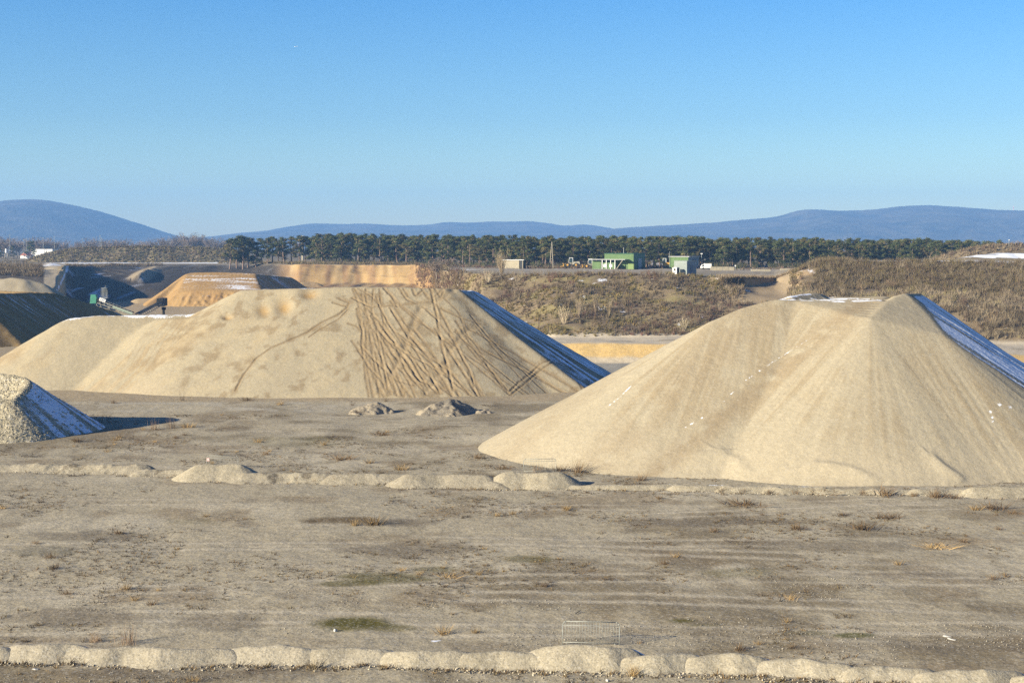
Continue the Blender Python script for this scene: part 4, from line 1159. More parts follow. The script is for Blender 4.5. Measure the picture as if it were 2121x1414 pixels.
# loose stones in the gravelly strips of the lot
n0 = 16000
D_ = r_.uniform(56.5, 76, n0) ; u_ = r_.uniform(-30, 2150, n0)
x_ = (u_ - CX) / (F * CP) * D_
ok = (fbm(x_, D_, 5, 3, 320) + 1.1 * np.exp(-((D_ - 64) / 1.8) ** 2) * sstep(1000, 1250, u_) + 0.5 * np.exp(-((D_ - 57.8) / 1.2) ** 2)) > 0.30
x_, D_ = x_[ok], D_[ok]
zs = terrain(x_, D_)[0]
sz = 0.014 + 0.032 * r_.uniform(0, 1, len(x_)) ** 3
oc = np.array([(1, 0, 0), (-1, 0, 0), (0, 1, 0), (0, -1, 0), (0, 0, 1), (0, 0, -.6)], float)
of = np.array([(0, 2, 4), (2, 1, 4), (1, 3, 4), (3, 0, 4), (2, 0, 5), (1, 2, 5), (3, 1, 5), (0, 3, 5)])
Vs = (oc[None] * (sz[:, None, None] * r_.uniform(0.6, 1.3, (len(x_), 6, 1)))) + np.stack([x_, D_, zs + 0.01], -1)[:, None]
Ts = of[None] + (np.arange(len(x_)) * 6)[:, None, None]
cs = np.repeat(np.array([(0.32, 0.28, 0.21), (0.44, 0.40, 0.32), (0.17, 0.145, 0.11), (0.24, 0.205, 0.15), (0.36, 0.31, 0.23)])[r_.integers(0, 5, len(x_))], 6, 0)
o = np_mesh('pebbles', Vs.reshape(-1, 3), Ts.reshape(-1, 3), M_TWIG, smooth=False, col=cs)
tag(o, kind='stuff')
# stones over the gravel heap
n0 = 30000
x_ = r_.uniform(gh.x[0], gh.x[-1], n0); y_ = r_.uniform(gh.y[0], gh.y[-1], n0)
zs = gh.at(x_, y_)
ok = zs > 0.05
gx_ = (gh.at(x_ + .5, y_) - gh.at(x_ - .5, y_)); gy_ = (gh.at(x_, y_ + .5) - gh.at(x_, y_ - .5))
lit = (-gx_ * TO_SUN.x - gy_ * TO_SUN.y + TO_SUN.z)
ok &= (lit > -0.03) | (r_.uniform(0, 1, n0) < 0.10)
x_, y_, zs = x_[ok], y_[ok], zs[ok]
sz = 0.035 + 0.06 * r_.uniform(0, 1, len(x_)) ** 2
Vs = (oc[None] * (sz[:, None, None] * r_.uniform(0.6, 1.3, (len(x_), 6, 1)))) + np.stack([x_, y_, zs], -1)[:, None]
Ts = of[None] + (np.arange(len(x_)) * 6)[:, None, None]
cs = np.repeat(np.array([(0.39, 0.335, 0.225), (0.43, 0.375, 0.26), (0.35, 0.30, 0.205), (0.41, 0.355, 0.245)])[r_.integers(0, 4, len(x_))], 6, 0)
gheap = bpy.data.objects['gravel_heap']
o = np_mesh('loose_stones', Vs.reshape(-1, 3) - np.array(gheap.location), Ts.reshape(-1, 3), M_TWIG, parent=gheap, smooth=False, col=cs)
tag(o, kind='stuff')

# ---- tufts and small bushes that stand out: built once per kind, then copied
def tuft_mesh(name, kind, seed):
    if kind == 'grass': v, t, c = blades(np.zeros((1, 3)), np.array([1.0]), 70, 0.045, 0.75, [(0.30, 0.20, 0.085)], seed, jitter=0.22)
    elif kind == 'bush': v, t, c = join(blades(np.zeros((1, 3)), np.array([1.0]), 70, 0.05, 0.9, [(0.16, 0.105, 0.055)], seed, jitter=0.28), stems(np.zeros((1, 3)), [1.05], 12, 0.03, seed, [(0.13, 0.09, 0.05)], fan=0.8))
    elif kind == 'straw': v, t, c = join(blades(np.zeros((1, 3)), np.array([0.85]), 60, 0.045, 1.0, [(0.34, 0.26, 0.14)], seed, jitter=0.2), stems(np.zeros((1, 3)), [1.1], 14, 0.025, seed, [(0.17, 0.13, 0.08)], fan=1.0))
    elif kind == 'dark': v, t, c = blades(np.zeros((1, 3)), np.array([0.8]), 60, 0.06, 1.3, [(0.085, 0.058, 0.035)], seed, jitter=0.35)
    elif kind == 'reeds': v, t, c = blades(np.zeros((1, 3)), np.array([1.0]), 80, 0.016, 0.3, [(0.26, 0.175, 0.105)], seed, jitter=0.24)
    else: v, t, c = join(blades(np.zeros((1, 3)), np.array([0.6]), 20, 0.035, 0.8, [(0.15, 0.10, 0.05)], seed, jitter=0.15), stems(np.zeros((1, 3)), [1.0], 7, 0.03, seed, [(0.12, 0.085, 0.05)], fan=0.9))
    o = np_mesh(name, v, t, M_TWIG, smooth=False, col=np.clip(c, 0, 1))
    me = o.data
    bpy.data.objects.remove(o)
    return me
TM = {k: [tuft_mesh(n_, k, 500 + 10 * i + j) for j in range(2)] for i, (k, n_) in enumerate((('grass', 'grass_tuft'), ('bush', 'dry_bush'), ('straw', 'straw_bush'), ('dark', 'weed_patch'), ('reeds', 'reed_clump'), ('twig', 'dry_weed')))}
KN = {'grass': 'grass_tuft', 'bush': 'dry_bush', 'straw': 'straw_bush', 'dark': 'weed_patch', 'reeds': 'reed_clump', 'twig': 'dry_weed'}
def tuft(u, v, kind, wpx, hpx, label=None, group=None, lift=0.0):
    D = GD(v)
    x, y = P(u, v, D)[:2]
    m = D / F
    o = bpy.data.objects.new(KN[kind], TM[kind][int(u) % 2])
    COL.objects.link(o)
    o.location = (x, y, gz(x, y) - 0.02 + lift)
    h = hpx * m
    o.scale = (wpx * m / 1.5, max(wpx * m / 1.5, h * 0.8) * (0.8 if wpx * m < 3 else 0.5), h)
    o.rotation_euler = (0, 0, (u * 0.37) % 6.28)
    if wpx > 3 * hpx: o.rotation_euler = (0, 0, 0)
    tag(o, label or 'small dry brown weed on the bare gravel lot', {'grass': 'grass', 'bush': 'bush', 'straw': 'bush', 'dark': 'weeds', 'reeds': 'reeds', 'twig': 'weed'}[kind], group or (None if label else 'small weeds on the lot'))
    return o
BIG = [(124, 1369, 'grass', 22, 17, 'dry grass tuft on the face of the bottom left sand heap'), (648, 1384, 'straw', 60, 30, 'straw-coloured bush between two front-row sand heaps left of centre'),
       (1313, 1398, 'grass', 38, 30, 'dry grass tuft casting a shadow at the foot of the tallest front-row heap'), (750, 1397, 'twig', 30, 17, 'low reddish weed on the gravel in front of the front-row heaps, left of centre'),
       (398, 1378, 'dark', 62, 14, 'dark weed patch at the foot of the longest front-row heap'), (462, 1380, 'dark', 40, 12, 'dark weed patch in the gap beside the longest front-row heap'), (535, 1390, 'dark', 56, 12, 'dark weed patch below the front-row heap left of the straw-coloured bush'),
       (400, 1410, 'grass', 40, 13, 'tan grass tuft at the bottom edge left of centre'), (268, 1332, 'reeds', 78, 52, 'tall clump of pinkish dry reeds behind the longest front-row heap'), (195, 1330, 'reeds', 36, 30, 'shorter clump of dry reeds left of the tall reed clump'),
       (918, 1312, 'grass', 40, 26, 'orange dry grass clump above the white snow debris'), (985, 1310, 'grass', 26, 14, 'small orange grass tuft right of the orange clump above the debris'), (1038, 1338, 'twig', 18, 13, 'small weed behind the front-row heaps, left of the wire barrier'),
       (1630, 1287, 'grass', 20, 15, 'lone golden grass tuft on the smooth ground at lower right'), (605, 1241, 'twig', 26, 12, 'lone bare weed left of the lower olive moss patch'), (775, 1086, 'grass', 64, 24, 'wide orange grass clump beside the rust-brown stain'), (735, 1088, 'grass', 30, 16, 'smaller orange grass clump left of the wide one'),
       (993, 1191, 'grass', 14, 14, 'golden weed at the left end of a pale bare streak'), (930, 1196, 'grass', 70, 12, 'thin golden grass along the upper olive moss patch'), (1390, 1128, 'twig', 16, 15, 'leftmost of three bare weeds casting long shadows right of centre'),
       (1442, 1126, 'twig', 24, 16, 'middle of three bare weeds casting long shadows right of centre'), (1502, 1121, 'twig', 18, 12, 'right of three bare weeds casting long shadows right of centre'), (1400, 1153, 'grass', 26, 13, 'golden grass tuft below the three bare weeds'),
       (1652, 1096, 'bush', 44, 17, 'brown bush on the gravel below the front of the big heap'), (1790, 1096, 'bush', 62, 24, 'broad brown grass bush below the widest bush of the second row'), (1835, 1072, 'bush', 66, 15, 'low brown bush just above the broad brown grass bush'), (1861, 1168, 'grass', 30, 12, 'golden tuft on the open lot at right'),
       (1540, 1045, 'bush', 92, 16, 'long low brown bush in front of the big heap'), (2056, 1055, 'bush', 64, 22, 'brown bush near the right edge below the second row'), (2020, 1056, 'grass', 40, 14, 'tan tuft left of the brown bush near the right edge'), (2098, 1063, 'bush', 40, 11, 'low bush at the right edge below the second row'),
       (1940, 1133, 'grass', 110, 13, 'long strip of golden grass on the lot at right'), (2000, 1110, 'twig', 30, 10, 'low weed above the strip of golden grass'),
       (1198, 978, 'bush', 28, 32, 'upright dark bush at the left foot of the big heap'), (1328, 994, 'bush', 32, 18, 'small leaning bush at the foot of the big heap'), (1158, 976, 'bush', 36, 16, 'brown bush right of the reedy barrier'), (1115, 978, 'reeds', 50, 20, 'brown reeds growing through the barrier at the big heap'), (1040, 974, 'bush', 46, 12, 'low dark bush where the big heap meets the lot'), (992, 951, 'bush', 30, 13, 'small brown bush at the left tip of the big heap'),
       (1496, 1018, 'bush', 26, 16, 'first dark bush along the white-rimmed heaps'), (1540, 1018, 'bush', 24, 14, 'second dark bush along the white-rimmed heaps'), (1592, 1021, 'bush', 26, 15, 'dark bush at a gap in the white-rimmed heaps'), (1645, 1021, 'bush', 22, 13, 'dark bush under the middle of the white-rimmed heaps'), (1700, 1022, 'bush', 70, 18, 'wide brown bush under the white-rimmed heaps'), (1788, 1024, 'bush', 22, 14, 'small bush left of the two widest bushes'),
       (1830, 1027, 'bush', 60, 22, 'left of the two widest bushes along the second row'), (1940, 1031, 'bush', 52, 22, 'right and greener of the two widest bushes along the second row'), (1975, 1032, 'bush', 36, 12, 'low bush touching the greener wide bush'), (1893, 1029, 'bush', 20, 14, 'bush between the two widest bushes of the second row'),
       (172, 975, 'straw', 44, 22, 'dark-shadowed straw bush on the second-row bank at left'), (150, 985, 'dark', 40, 8, 'dark weed patch under the straw bush at left'), (232, 979, 'twig', 26, 10, 'small weed right of the straw bush at left'), (282, 973, 'bush', 18, 12, 'small bush on the second-row bank left of the round mound'), (345, 980, 'dark', 44, 12, 'dark weed cluster just left of the round mound'), (580, 998, 'bush', 26, 16, 'leftmost of four bushes on the weedy bank right of the round mound'),
       (652, 1000, 'grass', 14, 15, 'second of four bushes on the weedy bank right of the round mound'), (655, 985, 'dark', 22, 10, 'dark clump high on the weedy bank'), (693, 1000, 'bush', 24, 19, 'rightmost of four bushes on the weedy bank right of the round mound'), (1130, 1012, 'bush', 36, 10, 'low weed at the foot of the second round mound'), (1068, 1010, 'bush', 26, 14, 'dark bush at the left foot of the second round mound'),
       (705, 950, 'bush', 60, 14, 'low brown bush above the clean gravel bank'), (832, 972, 'grass', 40, 16, 'tan grass tuft above the clean gravel bank'), (765, 958, 'grass', 28, 12, 'tan tuft on the lot above the clean gravel bank'), (672, 920, 'grass', 18, 12, 'golden tuft beside the pale olive stain'), (536, 914, 'grass', 24, 12, 'tan grass tuft left of the pale olive stain'), (790, 900, 'bush', 44, 10, 'low bush on the far lot left of centre'), (695, 905, 'dark', 44, 7, 'dark weed streak on the far lot left of centre'),
       (320, 888, 'reeds', 34, 28, 'reeds at the end of the shadow of the gravel heap'), (355, 886, 'reeds', 26, 34, 'tallest reeds at the tip of the shadow of the gravel heap'), (240, 911, 'grass', 22, 10, 'sunlit tuft at the near edge of the shadow of the gravel heap'), (160, 914, 'bush', 30, 14, 'brown tuft at the foot of the gravel heap'), (390, 885, 'grass', 40, 14, 'brown grass patch just beyond the shadow of the gravel heap'),
       (510, 828, 'bush', 26, 11, 'small bush at the foot of the long heap, left part'), (378, 828, 'twig', 20, 24, 'thin bare sapling at the foot of the long heap'), (580, 838, 'grass', 22, 12, 'greenish tuft at the foot of the long heap'), (235, 834, 'bush', 14, 12, 'small dark bush on the rubble left of the long heap foot'), (730, 838, 'twig', 24, 18, 'greenish sapling left of the smaller dirt heap'), (800, 830, 'twig', 24, 18, 'greenish sapling between the two dirt heaps'), (740, 856, 'bush', 22, 14, 'bare shrub in front of the smaller dirt heap'),
       (60, 945, 'dark', 60, 8, 'dark weed streak above the second-row bank at the left edge'), (1010, 840, 'dark', 46, 6, 'dark weeds right of the larger dirt heap')]
# clods and weeds along the feet of the two rows
xs, ys = [], []
for (a, b, vt, vb, lab, rd) in ROW1:
    for _ in range(26):
        uu = rng.uniform(a, b); D = GD(vb) + rng.normal(-0.15, 0.25); xs.append((uu - CX) / (F * CP) * D); ys.append(D)
for (a, b, vt, vb, lab, rd, cl, rg) in ROW2:
    for _ in range(22 if rg > .05 else 10):
        uu = rng.uniform(a, b); D = GD(vb) + rng.normal(-0.1 + (1.2 * rng.uniform() if rg > 0.1 else 0), 0.3); xs.append((uu - CX) / (F * CP) * D); ys.append(D)
xs, ys = np.array(xs), np.array(ys)
p = np.stack([xs, ys, terrain(xs, ys)[0] + 0.02], -1)
brush('dry_weeds', [blades(p, 0.08 + 0.22 * rng.uniform(0, 1, len(p)) ** 3, 9, 0.04, 1.2, WEED, 47)])
# clods spilled along the feet of the rows
cx_, cy_ = [], []
for row in (ROW1, ROW2):
    for it in row:
        for _ in range(170 if row is ROW1 else 60):
            uu = rng.uniform(it[0], it[1]); D = GD(it[3]) + rng.normal(0.05, 0.22) - abs(rng.normal(0, 0.15)); cx_.append((uu - CX) / (F * CP) * D); cy_.append(D)
cx_, cy_ = np.array(cx_), np.array(cy_)
sz = 0.015 + 0.05 * rng.uniform(0, 1, len(cx_)) ** 3
Vs = (oc[None] * (sz[:, None, None] * rng.uniform(0.6, 1.3, (len(cx_), 6, 1)))) + np.stack([cx_, cy_, terrain(cx_, cy_)[0] + 0.02], -1)[:, None]
Ts = of[None] + (np.arange(len(cx_)) * 6)[:, None, None]
cs = np.repeat(np.array([(0.34, 0.29, 0.205), (0.28, 0.235, 0.16), (0.38, 0.33, 0.24), (0.20, 0.165, 0.11)])[rng.integers(0, 4, len(cx_))], 6, 0)
tag(np_mesh('sand_clods', Vs.reshape(-1, 3), Ts.reshape(-1, 3), M_TWIG, smooth=False, col=cs), kind='stuff')
for (a, b, k_, w1, h1, lab) in BIG:
    tuft(a, b, k_, w1, h1, lab)
# the smaller ones, alike
rr = random.Random(5)
cnt = 0
while cnt < 130:
    D = math.sqrt(rr.uniform(58 ** 2, 150 ** 2)); a = rr.uniform(0, 2121)
    x = (a - CX) / (F * CP) * D
    if rh.at(np.array([x]), np.array([D]))[0] > 0.1 or gh.at(np.array([x]), np.array([D]))[0] > 0.0 and x < -34: continue
    if abs(D - 60.5) < 1.5 or (101 < D < 114): continue
    if fbm(np.array([x]), np.array([D]), 11, 4, 310)[0] < -0.05: continue
    b = proj(x, D, 0.0)[1]
    s = rr.uniform(0.16, 0.42) / D * F
    tuft(a, b, rr.choice(['twig', 'twig', 'grass', 'bush']), s * 1.8, s)
    cnt += 1

# ------------------------------------------------------------------ trees
M_BARK = plain_mat('pine_bark', (0.20, 0.135, 0.10), 0.9, 0.3, 2.0)
M_BARKG = plain_mat('grey_bark', (0.27, 0.225, 0.175), 0.9, 0.25, 2.0)
def pine_meshes(seed):
    """a 13 m pine: bent trunk with limbs, and a crown of needle clumps in uneven tiers"""
    r = np.random.default_rng(seed)
    H = 13.0
    m = MB()
    bend = r.normal(0, 0.35, 2)
    pt = lambda f: (bend[0] * math.sin(f * 2.2), bend[1] * math.sin(f * 2.6), H * f)
    for k in range(7):
        f0, f1 = k / 7, (k + 1) / 7
        m.tube(pt(f0), pt(f1), 0.24 * (1 - 0.85 * f0), 6, 0.24 * (1 - 0.85 * f1), cap=False)
    Vs, Cs = [], []
    n_l = int(r.integers(24, 31))
    bot = r.uniform(0.06, 0.28)
    lopside = r.uniform(0, 2 * np.pi)
    for i in range(n_l):
        f = bot + (0.97 - bot) * (i + r.uniform(0, 1)) / n_l
        a = r.uniform(0, 2 * np.pi)
        prof = (0.55 + 0.45 * math.sin(math.pi * min(1, (f - bot) / (1.0 - bot) * 0.9 + 0.1))) * (1.05 - 0.55 * max(0, (f - 0.7) / 0.3))
        L = 3.3 * prof * r.uniform(0.45, 1.1) * (1 + 0.25 * math.cos(a - lopside))
        p0 = np.array(pt(f))
        p1 = p0 + np.array([math.cos(a) * L, math.sin(a) * L, L * r.uniform(0.02, 0.35)])
        m.tube(p0, p1, 0.07, 4, 0.02, cap=False)
        if f < bot + 0.10 and r.uniform() < 0.5: continue
        tone = np.array([0.068, 0.078, 0.026]) if r.uniform() < 0.68 else np.array([0.12, 0.098, 0.038])
        tone = tone * r.uniform(0.75, 1.35)
        for c_ in range(int(r.integers(3, 6))):
            t = r.uniform(0.45, 1.05)
            cpt = p0 + (p1 - p0) * t + r.normal(0, 0.25, 3)
            rad = r.uniform(0.7, 1.25)
            for q in range(44):
                d = r.normal(0, 1, 3); d /= np.linalg.norm(d)
                b = cpt + d * rad * np.array([1, 1, 0.6]) * r.uniform(0.2, 1.0)
                e1 = r.normal(0, 1, 3); e1 /= np.linalg.norm(e1)
                e2 = np.cross(e1, d); e2 /= max(np.linalg.norm(e2), 1e-6)
                s = r.uniform(0.14, 0.32)
                Vs += [b - e1 * s, b + e2 * s * 0.8, b + e1 * s]
                Cs += [tone * r.uniform(0.8, 1.25)] * 3
    Vs = np.array(Vs)
    tr = m.build('trunk', M_BARK, smooth=True)
    cr = np_mesh('crown', Vs, np.arange(len(Vs)).reshape(-1, 3), M_LEAF, smooth=False, col=np.array(Cs))
    a, b = tr.data, cr.data
    bpy.data.objects.remove(tr); bpy.data.objects.remove(cr)
    return a, b
PINES = [pine_meshes(900 + k) for k in range(10)]
def pine(u, D, vtop, label, group, k):
    x = (u - CX) / (F * CP) * D
    z = gz(x, D)
    H = P(u, vtop, D)[2] - z
    e = empty('pine_tree', (x, D, z - 0.1), (u * 1.7) % 6.28)
    s = H / 13.0
    e.scale = (s * random.uniform(1.15, 1.6), s * random.uniform(1.15, 1.6), s)
    for nm, me in zip(('trunk', 'crown'), PINES[k % 10]):
        o = bpy.data.objects.new(nm, me); COL.objects.link(o); o.parent = e
    tag(e, label, 'tree', group)
    return e
BELT = ('dark green pine in the long belt of pines below the blue hills', 'pines of the long forest belt')
tops = [(460, 493), (540, 492), (600, 491), (650, 489), (690, 484), (760, 485), (800, 487), (900, 488), (1000, 489), (1100, 491), (1200, 491), (1330, 491), (1420, 490), (1500, 493), (1640, 494), (1700, 495), (1800, 497), (1900, 495), (2000, 498), (2080, 501)]
base_d = [(460, 745), (640, 740), (760, 725), (870, 705), (900, 690), (1000, 640), (1100, 600), (1400, 592), (1650, 596), (2100, 610)]
tu, tv = zip(*tops); bu, bd = zip(*base_d)
n_p = 0
def place_row(u0, u1, step, back, drop, jit):
    global n_p
    a = u0
    while a < u1:
        D = np.interp(a, bu, bd) + back + random.uniform(-6, 6)
        pine(a, D, np.interp(a, tu, tv) + drop + random.uniform(-jit, jit), *BELT, n_p)
        n_p += 1
        a += step * random.uniform(0.65, 1.35)
place_row(655, 2078, 15.5, 0, 7, 5)
place_row(655, 2078, 14.5, 16, 2, 4)
place_row(655, 2070, 16.5, 34, -1, 3)
for (a, vt, dd) in ((478, 493, 0), (492, 489, 6), (505, 488, 0), (515, 492, 9), (532, 497, 0), (545, 494, 5), (556, 492, 0), (566, 490, 8), (578, 494, 2), (590, 492, 0), (606, 489, 5), (622, 488, 0), (634, 488, 6), (645, 492, 3), (668, 493, -5)):
    pine(a, np.interp(a, bu, bd) + dd, vt, 'pine in the loose group at the left end of the belt, above the pit rim', 'pines at the left end of the belt', n_p); n_p += 1
pine(1720 * 0 + 1092, 560, 533, 'short dense green pine right of the concrete shed', None, 3)
pine(1120, 566, 538, 'small bushy pine between the short dense pine and the power pole', None, 5)
for (a, vt, lab) in ((4, 506, 'small pine at the left edge by the far road'), (27, 508, 'small dark pine left of the far houses'), (66, 500, 'tallest small pine in front of the white hall at far left')):
    pine(a, 1150, vt, lab, None, int(a) % 10)

# bare broadleaf trees far off on the left
def bare_meshes(seed):
    r = np.random.default_rng(seed)
    m = MB()
    m.tube((0, 0, 0), (0, 0, 6.0), 0.22, 6, 0.14, cap=False)
    Vs, Cs = [], []
    for i in range(26):
        z0 = r.uniform(2.5, 6); a = r.uniform(0, 2 * np.pi); L = r.uniform(2.5, 6)
        d = np.array([np.cos(a) * 0.55, np.sin(a) * 0.55, 1]); d /= np.linalg.norm(d)
        p0 = np.array([0, 0, z0]); p1 = p0 + d * L
        m.tube(p0, p1, 0.07, 4, 0.02, cap=False)
        for j in range(26):
            t = r.uniform(0.2, 1.0); q = p0 + (p1 - p0) * t
            e = r.normal(0, 1, 3) * np.array([1, 1, 0.6]) + np.array([0, 0, 0.5]); e /= np.linalg.norm(e)
            l = r.uniform(0.7, 1.8); s = np.cross(e, r.normal(0, 1, 3)); s = s / np.linalg.norm(s) * 0.05
            Vs += [q - s, q + s, q + e * l]; Cs += [np.array([0.19, 0.145, 0.115]) * r.uniform(.8, 1.25)] * 3
    tr = m.build('trunk', M_BARKG, smooth=True)
    cr = np_mesh('crown', np.array(Vs), np.arange(len(Vs)).reshape(-1, 3), M_TWIG, smooth=False, col=np.array(Cs))
    a, b = tr.data, cr.data
    bpy.data.objects.remove(tr); bpy.data.objects.remove(cr)
    return a, b
BARE = [bare_meshes(950 + k) for k in range(5)]
def bare(u, D, vtop, label, group, k, wide=1.0, zb=None):
    x = (u - CX) / (F * CP) * D
    z = gz(x, D) if zb is None else zb
    s = (P(u, vtop, D)[2] - z) / 11.0
    e = empty('bare_tree', (x, D, z - 0.1), (u * 2.3) % 6.28)
    e.scale = (s * wide, s * wide, s)
    for nm, me in zip(('trunk', 'crown'), BARE[k % 5]):
        o = bpy.data.objects.new(nm, me); COL.objects.link(o); o.parent = e
    tag(e, label, 'tree', group)
    return e
a = -6
k = 0
while a < 480:
    vt = np.interp(a, [0, 40, 100, 130, 150, 200, 240, 290, 310, 360, 390, 410, 440, 480], [489, 491, 490, 495, 499, 491, 489, 496, 496, 487, 480, 482, 488, 490])
    bare(a, 1250 + random.uniform(-40, 120), vt + random.uniform(-2, 5), 'hazy leafless tree in the far row under the left blue hill', 'far leafless trees on the left', k, 1.3)
    a += random.uniform(5, 10); k += 1
bare(905, 478, 529, 'broad purplish leafless bush-tree at the end of the orange wall', None, 1, 1.4)
bare(930, 452, 533, 'second purplish leafless bush-tree at the end of the orange wall', None, 3, 1.4)
bare(668, 735, 503, 'pale leafless tree in the gap of the pines, left', None, 4, 0.9)
bare(690, 735, 500, 'pale leafless tree in the gap of the pines, right', None, 0, 0.7)
# shrubs that stand out on the bank
def shrub(u, v, D, h, label, seed, cols, n=22, fan=0.4, wd=0.06):
    x = (u - CX) / (F * CP) * D
    vv, t, c = stems(np.zeros((1, 3)), [h], n, wd, seed, cols, fan=fan, sub=5)
    o = np_mesh('bare_shrub', vv, t, M_TWIG, smooth=False, col=np.clip(c, 0, 1))
    o.location = (x, D, gz(x, D))
    tag(o, label, 'shrub')
for i, (a, D, h, lab, cl, n_, f_) in enumerate((
    (1040, 392, 7.2, 'large pale leafless bush-tree on the bank left of the concrete shed', PALE, 90, 0.42), (1168, 338, 5.2, 'pale straw-coloured shrub low on the bank beside the tracked heap', PALE, 46, 0.55), (1200, 342, 5.6, 'tall brown reedy shrub next to the pale one on the bank', GREYB, 40, 0.3), (1235, 346, 5.8, 'tallest brown reedy thicket in the middle of the bank', GREYB, 40, 0.3),
    (1262, 344, 5.0, 'brown thicket right of the tallest one on the bank', BROWN, 36, 0.3), (1010, 380, 4.5, 'pale shrub at the top of the bank left of the large pale tree', PALE, 40, 0.6), (1070, 378, 4.0, 'pale shrub at the top of the bank under the concrete shed', PALE, 40, 0.7),
    (1415, 334, 4.0, 'bare crooked grey shrub low on the bank beside the big heap', PALE, 20, 0.8), (1445, 338, 4.2, 'bare grey shrub right of the crooked one', GREYB, 24, 0.6), (1490, 350, 3.6, 'grey shrub left of the sandy ramp', GREYB, 34, 0.7), (1520, 352, 3.2, 'grey shrub in front of the sandy ramp', GREYB, 34, 0.7),
    (1560, 346, 3.0, 'reddish shrub at the edge of the big heap', REDDISH, 34, 0.7), (1140, 372, 2.6, 'reddish shrub high on the bank', REDDISH, 34, 0.8), (1185, 366, 2.4, 'second reddish shrub high on the bank', REDDISH, 34, 0.8),
    (2070, 350, 4.5, 'tall pale shrub on the right terrace', GREYB, 30, 0.4), (1905, 344, 3.6, 'round grey shrub on the terrace above the snowy flank', GREYB, 50, 0.8), (1995, 352, 3.4, 'dark round shrub on the terrace at right', BROWN, 50, 0.8), (1845, 364, 3.4, 'dark round shrub in the middle of the terrace', BROWN, 50, 0.8))):
    shrub(a, 0, D, h, lab, 970 + i, cl, n_, f_)

# ------------------------------------------------------------------ buildings, machines and small things
def metal_sheet(name, col, rib=5.0):
    m, n, b = new_mat(name)
    co = N(n, 'ShaderNodeTexCoord').outputs['Object']
    f = noise_node(n, co, 0.8, 5, 0.6)
    c = mix(n, 1.0, col, mrange(n, f, 0.3, 0.7, 0.85, 1.15), 'MULTIPLY')
    n.links.new(c, b.inputs['Base Color'])
    wv = N(n, 'ShaderNodeTexWave')
    wv.inputs['Scale'].default_value = rib
    n.links.new(co, wv.inputs['Vector'])
    n.links.new(bump(n, wv.outputs['Fac'], 0.03), b.inputs['Normal'])
    b.inputs['Roughness'].default_value = 0.5
    return m
M_GREEN = metal_sheet('green_sheet', (0.115, 0.185, 0.068))
M_DGREEN = metal_sheet('roof_and_shade_green', (0.03, 0.11, 0.07))
M_ROOF = plain_mat('pale_roof', (0.42, 0.42, 0.40), 0.6)
M_GREYB = metal_sheet('grey_sheet', (0.27, 0.30, 0.27))
M_BLUEG = metal_sheet('shade_and_lettering_blue', (0.12, 0.17, 0.22))
M_WHITE = plain_mat('white_paint', (0.72, 0.70, 0.66), 0.5, 0.08)
M_DARK = plain_mat('opening_and_shade_dark', (0.02, 0.022, 0.025), 0.5)
M_GLASS = plain_mat('window_glass', (0.03, 0.05, 0.06), 0.1, 0.05, spec=0.6)
M_STEEL = plain_mat('galvanised_steel', (0.26, 0.265, 0.235), 0.5, 0.15, 6.0, 0.1)
M_YELLOW = plain_mat('machine_yellow', (0.55, 0.30, 0.05), 0.45, 0.2, 1.5)
M_TYRE = plain_mat('tyre_rubber', (0.025, 0.024, 0.022), 0.9)
M_CONC = plain_mat('concrete', (0.33, 0.285, 0.20), 0.9, 0.2, 1.2)
M_WOOD = plain_mat('weathered_wood', (0.30, 0.26, 0.20), 0.9, 0.2, 2.0)
M_MACH = plain_mat('machine_green', (0.06, 0.23, 0.15), 0.5, 0.2, 2.0)
M_BELT = plain_mat('rubber_belt', (0.02, 0.02, 0.02), 0.8)
M_RUST = plain_mat('worn_frame', (0.30, 0.28, 0.22), 0.7, 0.35, 2.0)
M_RED = plain_mat('red_tile', (0.30, 0.12, 0.08), 0.8)
M_PINK = plain_mat('faded_red_sign', (0.70, 0.42, 0.38), 0.6)

def at(name, u, v, D, rz, label, cat, group=None, ground=True):
    p = P(u, v, D)
    z = gz(p[0], p[1]) if ground else p[2]
    e = empty(name, (p[0], p[1], z - (0.05 if ground else 0)), rz)
    tag(e, label, cat, group)
    return e

# ---- green hall with canopy
h = at('green_hall', 1252, 556, 536, R_(-25), 'larger green hall with a pale lean-to canopy and grey door on its dark side', 'building')
# local: x along the lit front, y into depth
W, L, H = 11.4, 12.6, 5.6
MB().box(0, 0, 0, W, 0.2, H).box(0, 0.2, 0, 0.2, L, H).box(0.2, L - 0.2, 0, W, L, H).build('front_wall', M_GREEN, h)
MB().box(W - 0.2, 0.2, 0, W, L - 0.2, H).build('side_wall', M_DGREEN, h)  # darker green paints in the shade on the side away from the sun
MB().box(-0.15, -0.15, H, W + 0.15, L + 0.15, H + 0.22).build('roof', M_DGREEN, h)
d = MB().box(W + 0.003, 5.0, 0, W + 0.08, 8.8, 3.9).build('roller_door', plain_mat('grey_door', (0.27, 0.31, 0.36), 0.5), h)
MB().box(-4.6, -4.2, 3.45, W - 1.8, -0.003, 3.65).build('canopy', M_ROOF, h)
MB().box(-4.0, -2.2, 0, -0.4, 0.8, 3.0).build('annex', M_GREEN, h)
MB().box(-0.35, -2.4, 0, 0.05, -0.4, 3.4).build('doorway', M_DARK, h)
of_ = MB().box(0.6, -3.6, 0, 5.6, -0.4, 2.45).build('office_box', M_GREEN, h)
for k in (1.6, 3.9):
    w_ = MB().box(k - 0.55, -3.66, 0.75, k + 0.55, -3.603, 1.85).build('window', M_WHITE, of_)
for k in (0.6, 2.2, 3.9, 5.6): MB().box(k - 0.1, -3.9, 0, k + 0.1, -3.7, 3.44).build('post', M_WHITE, h)
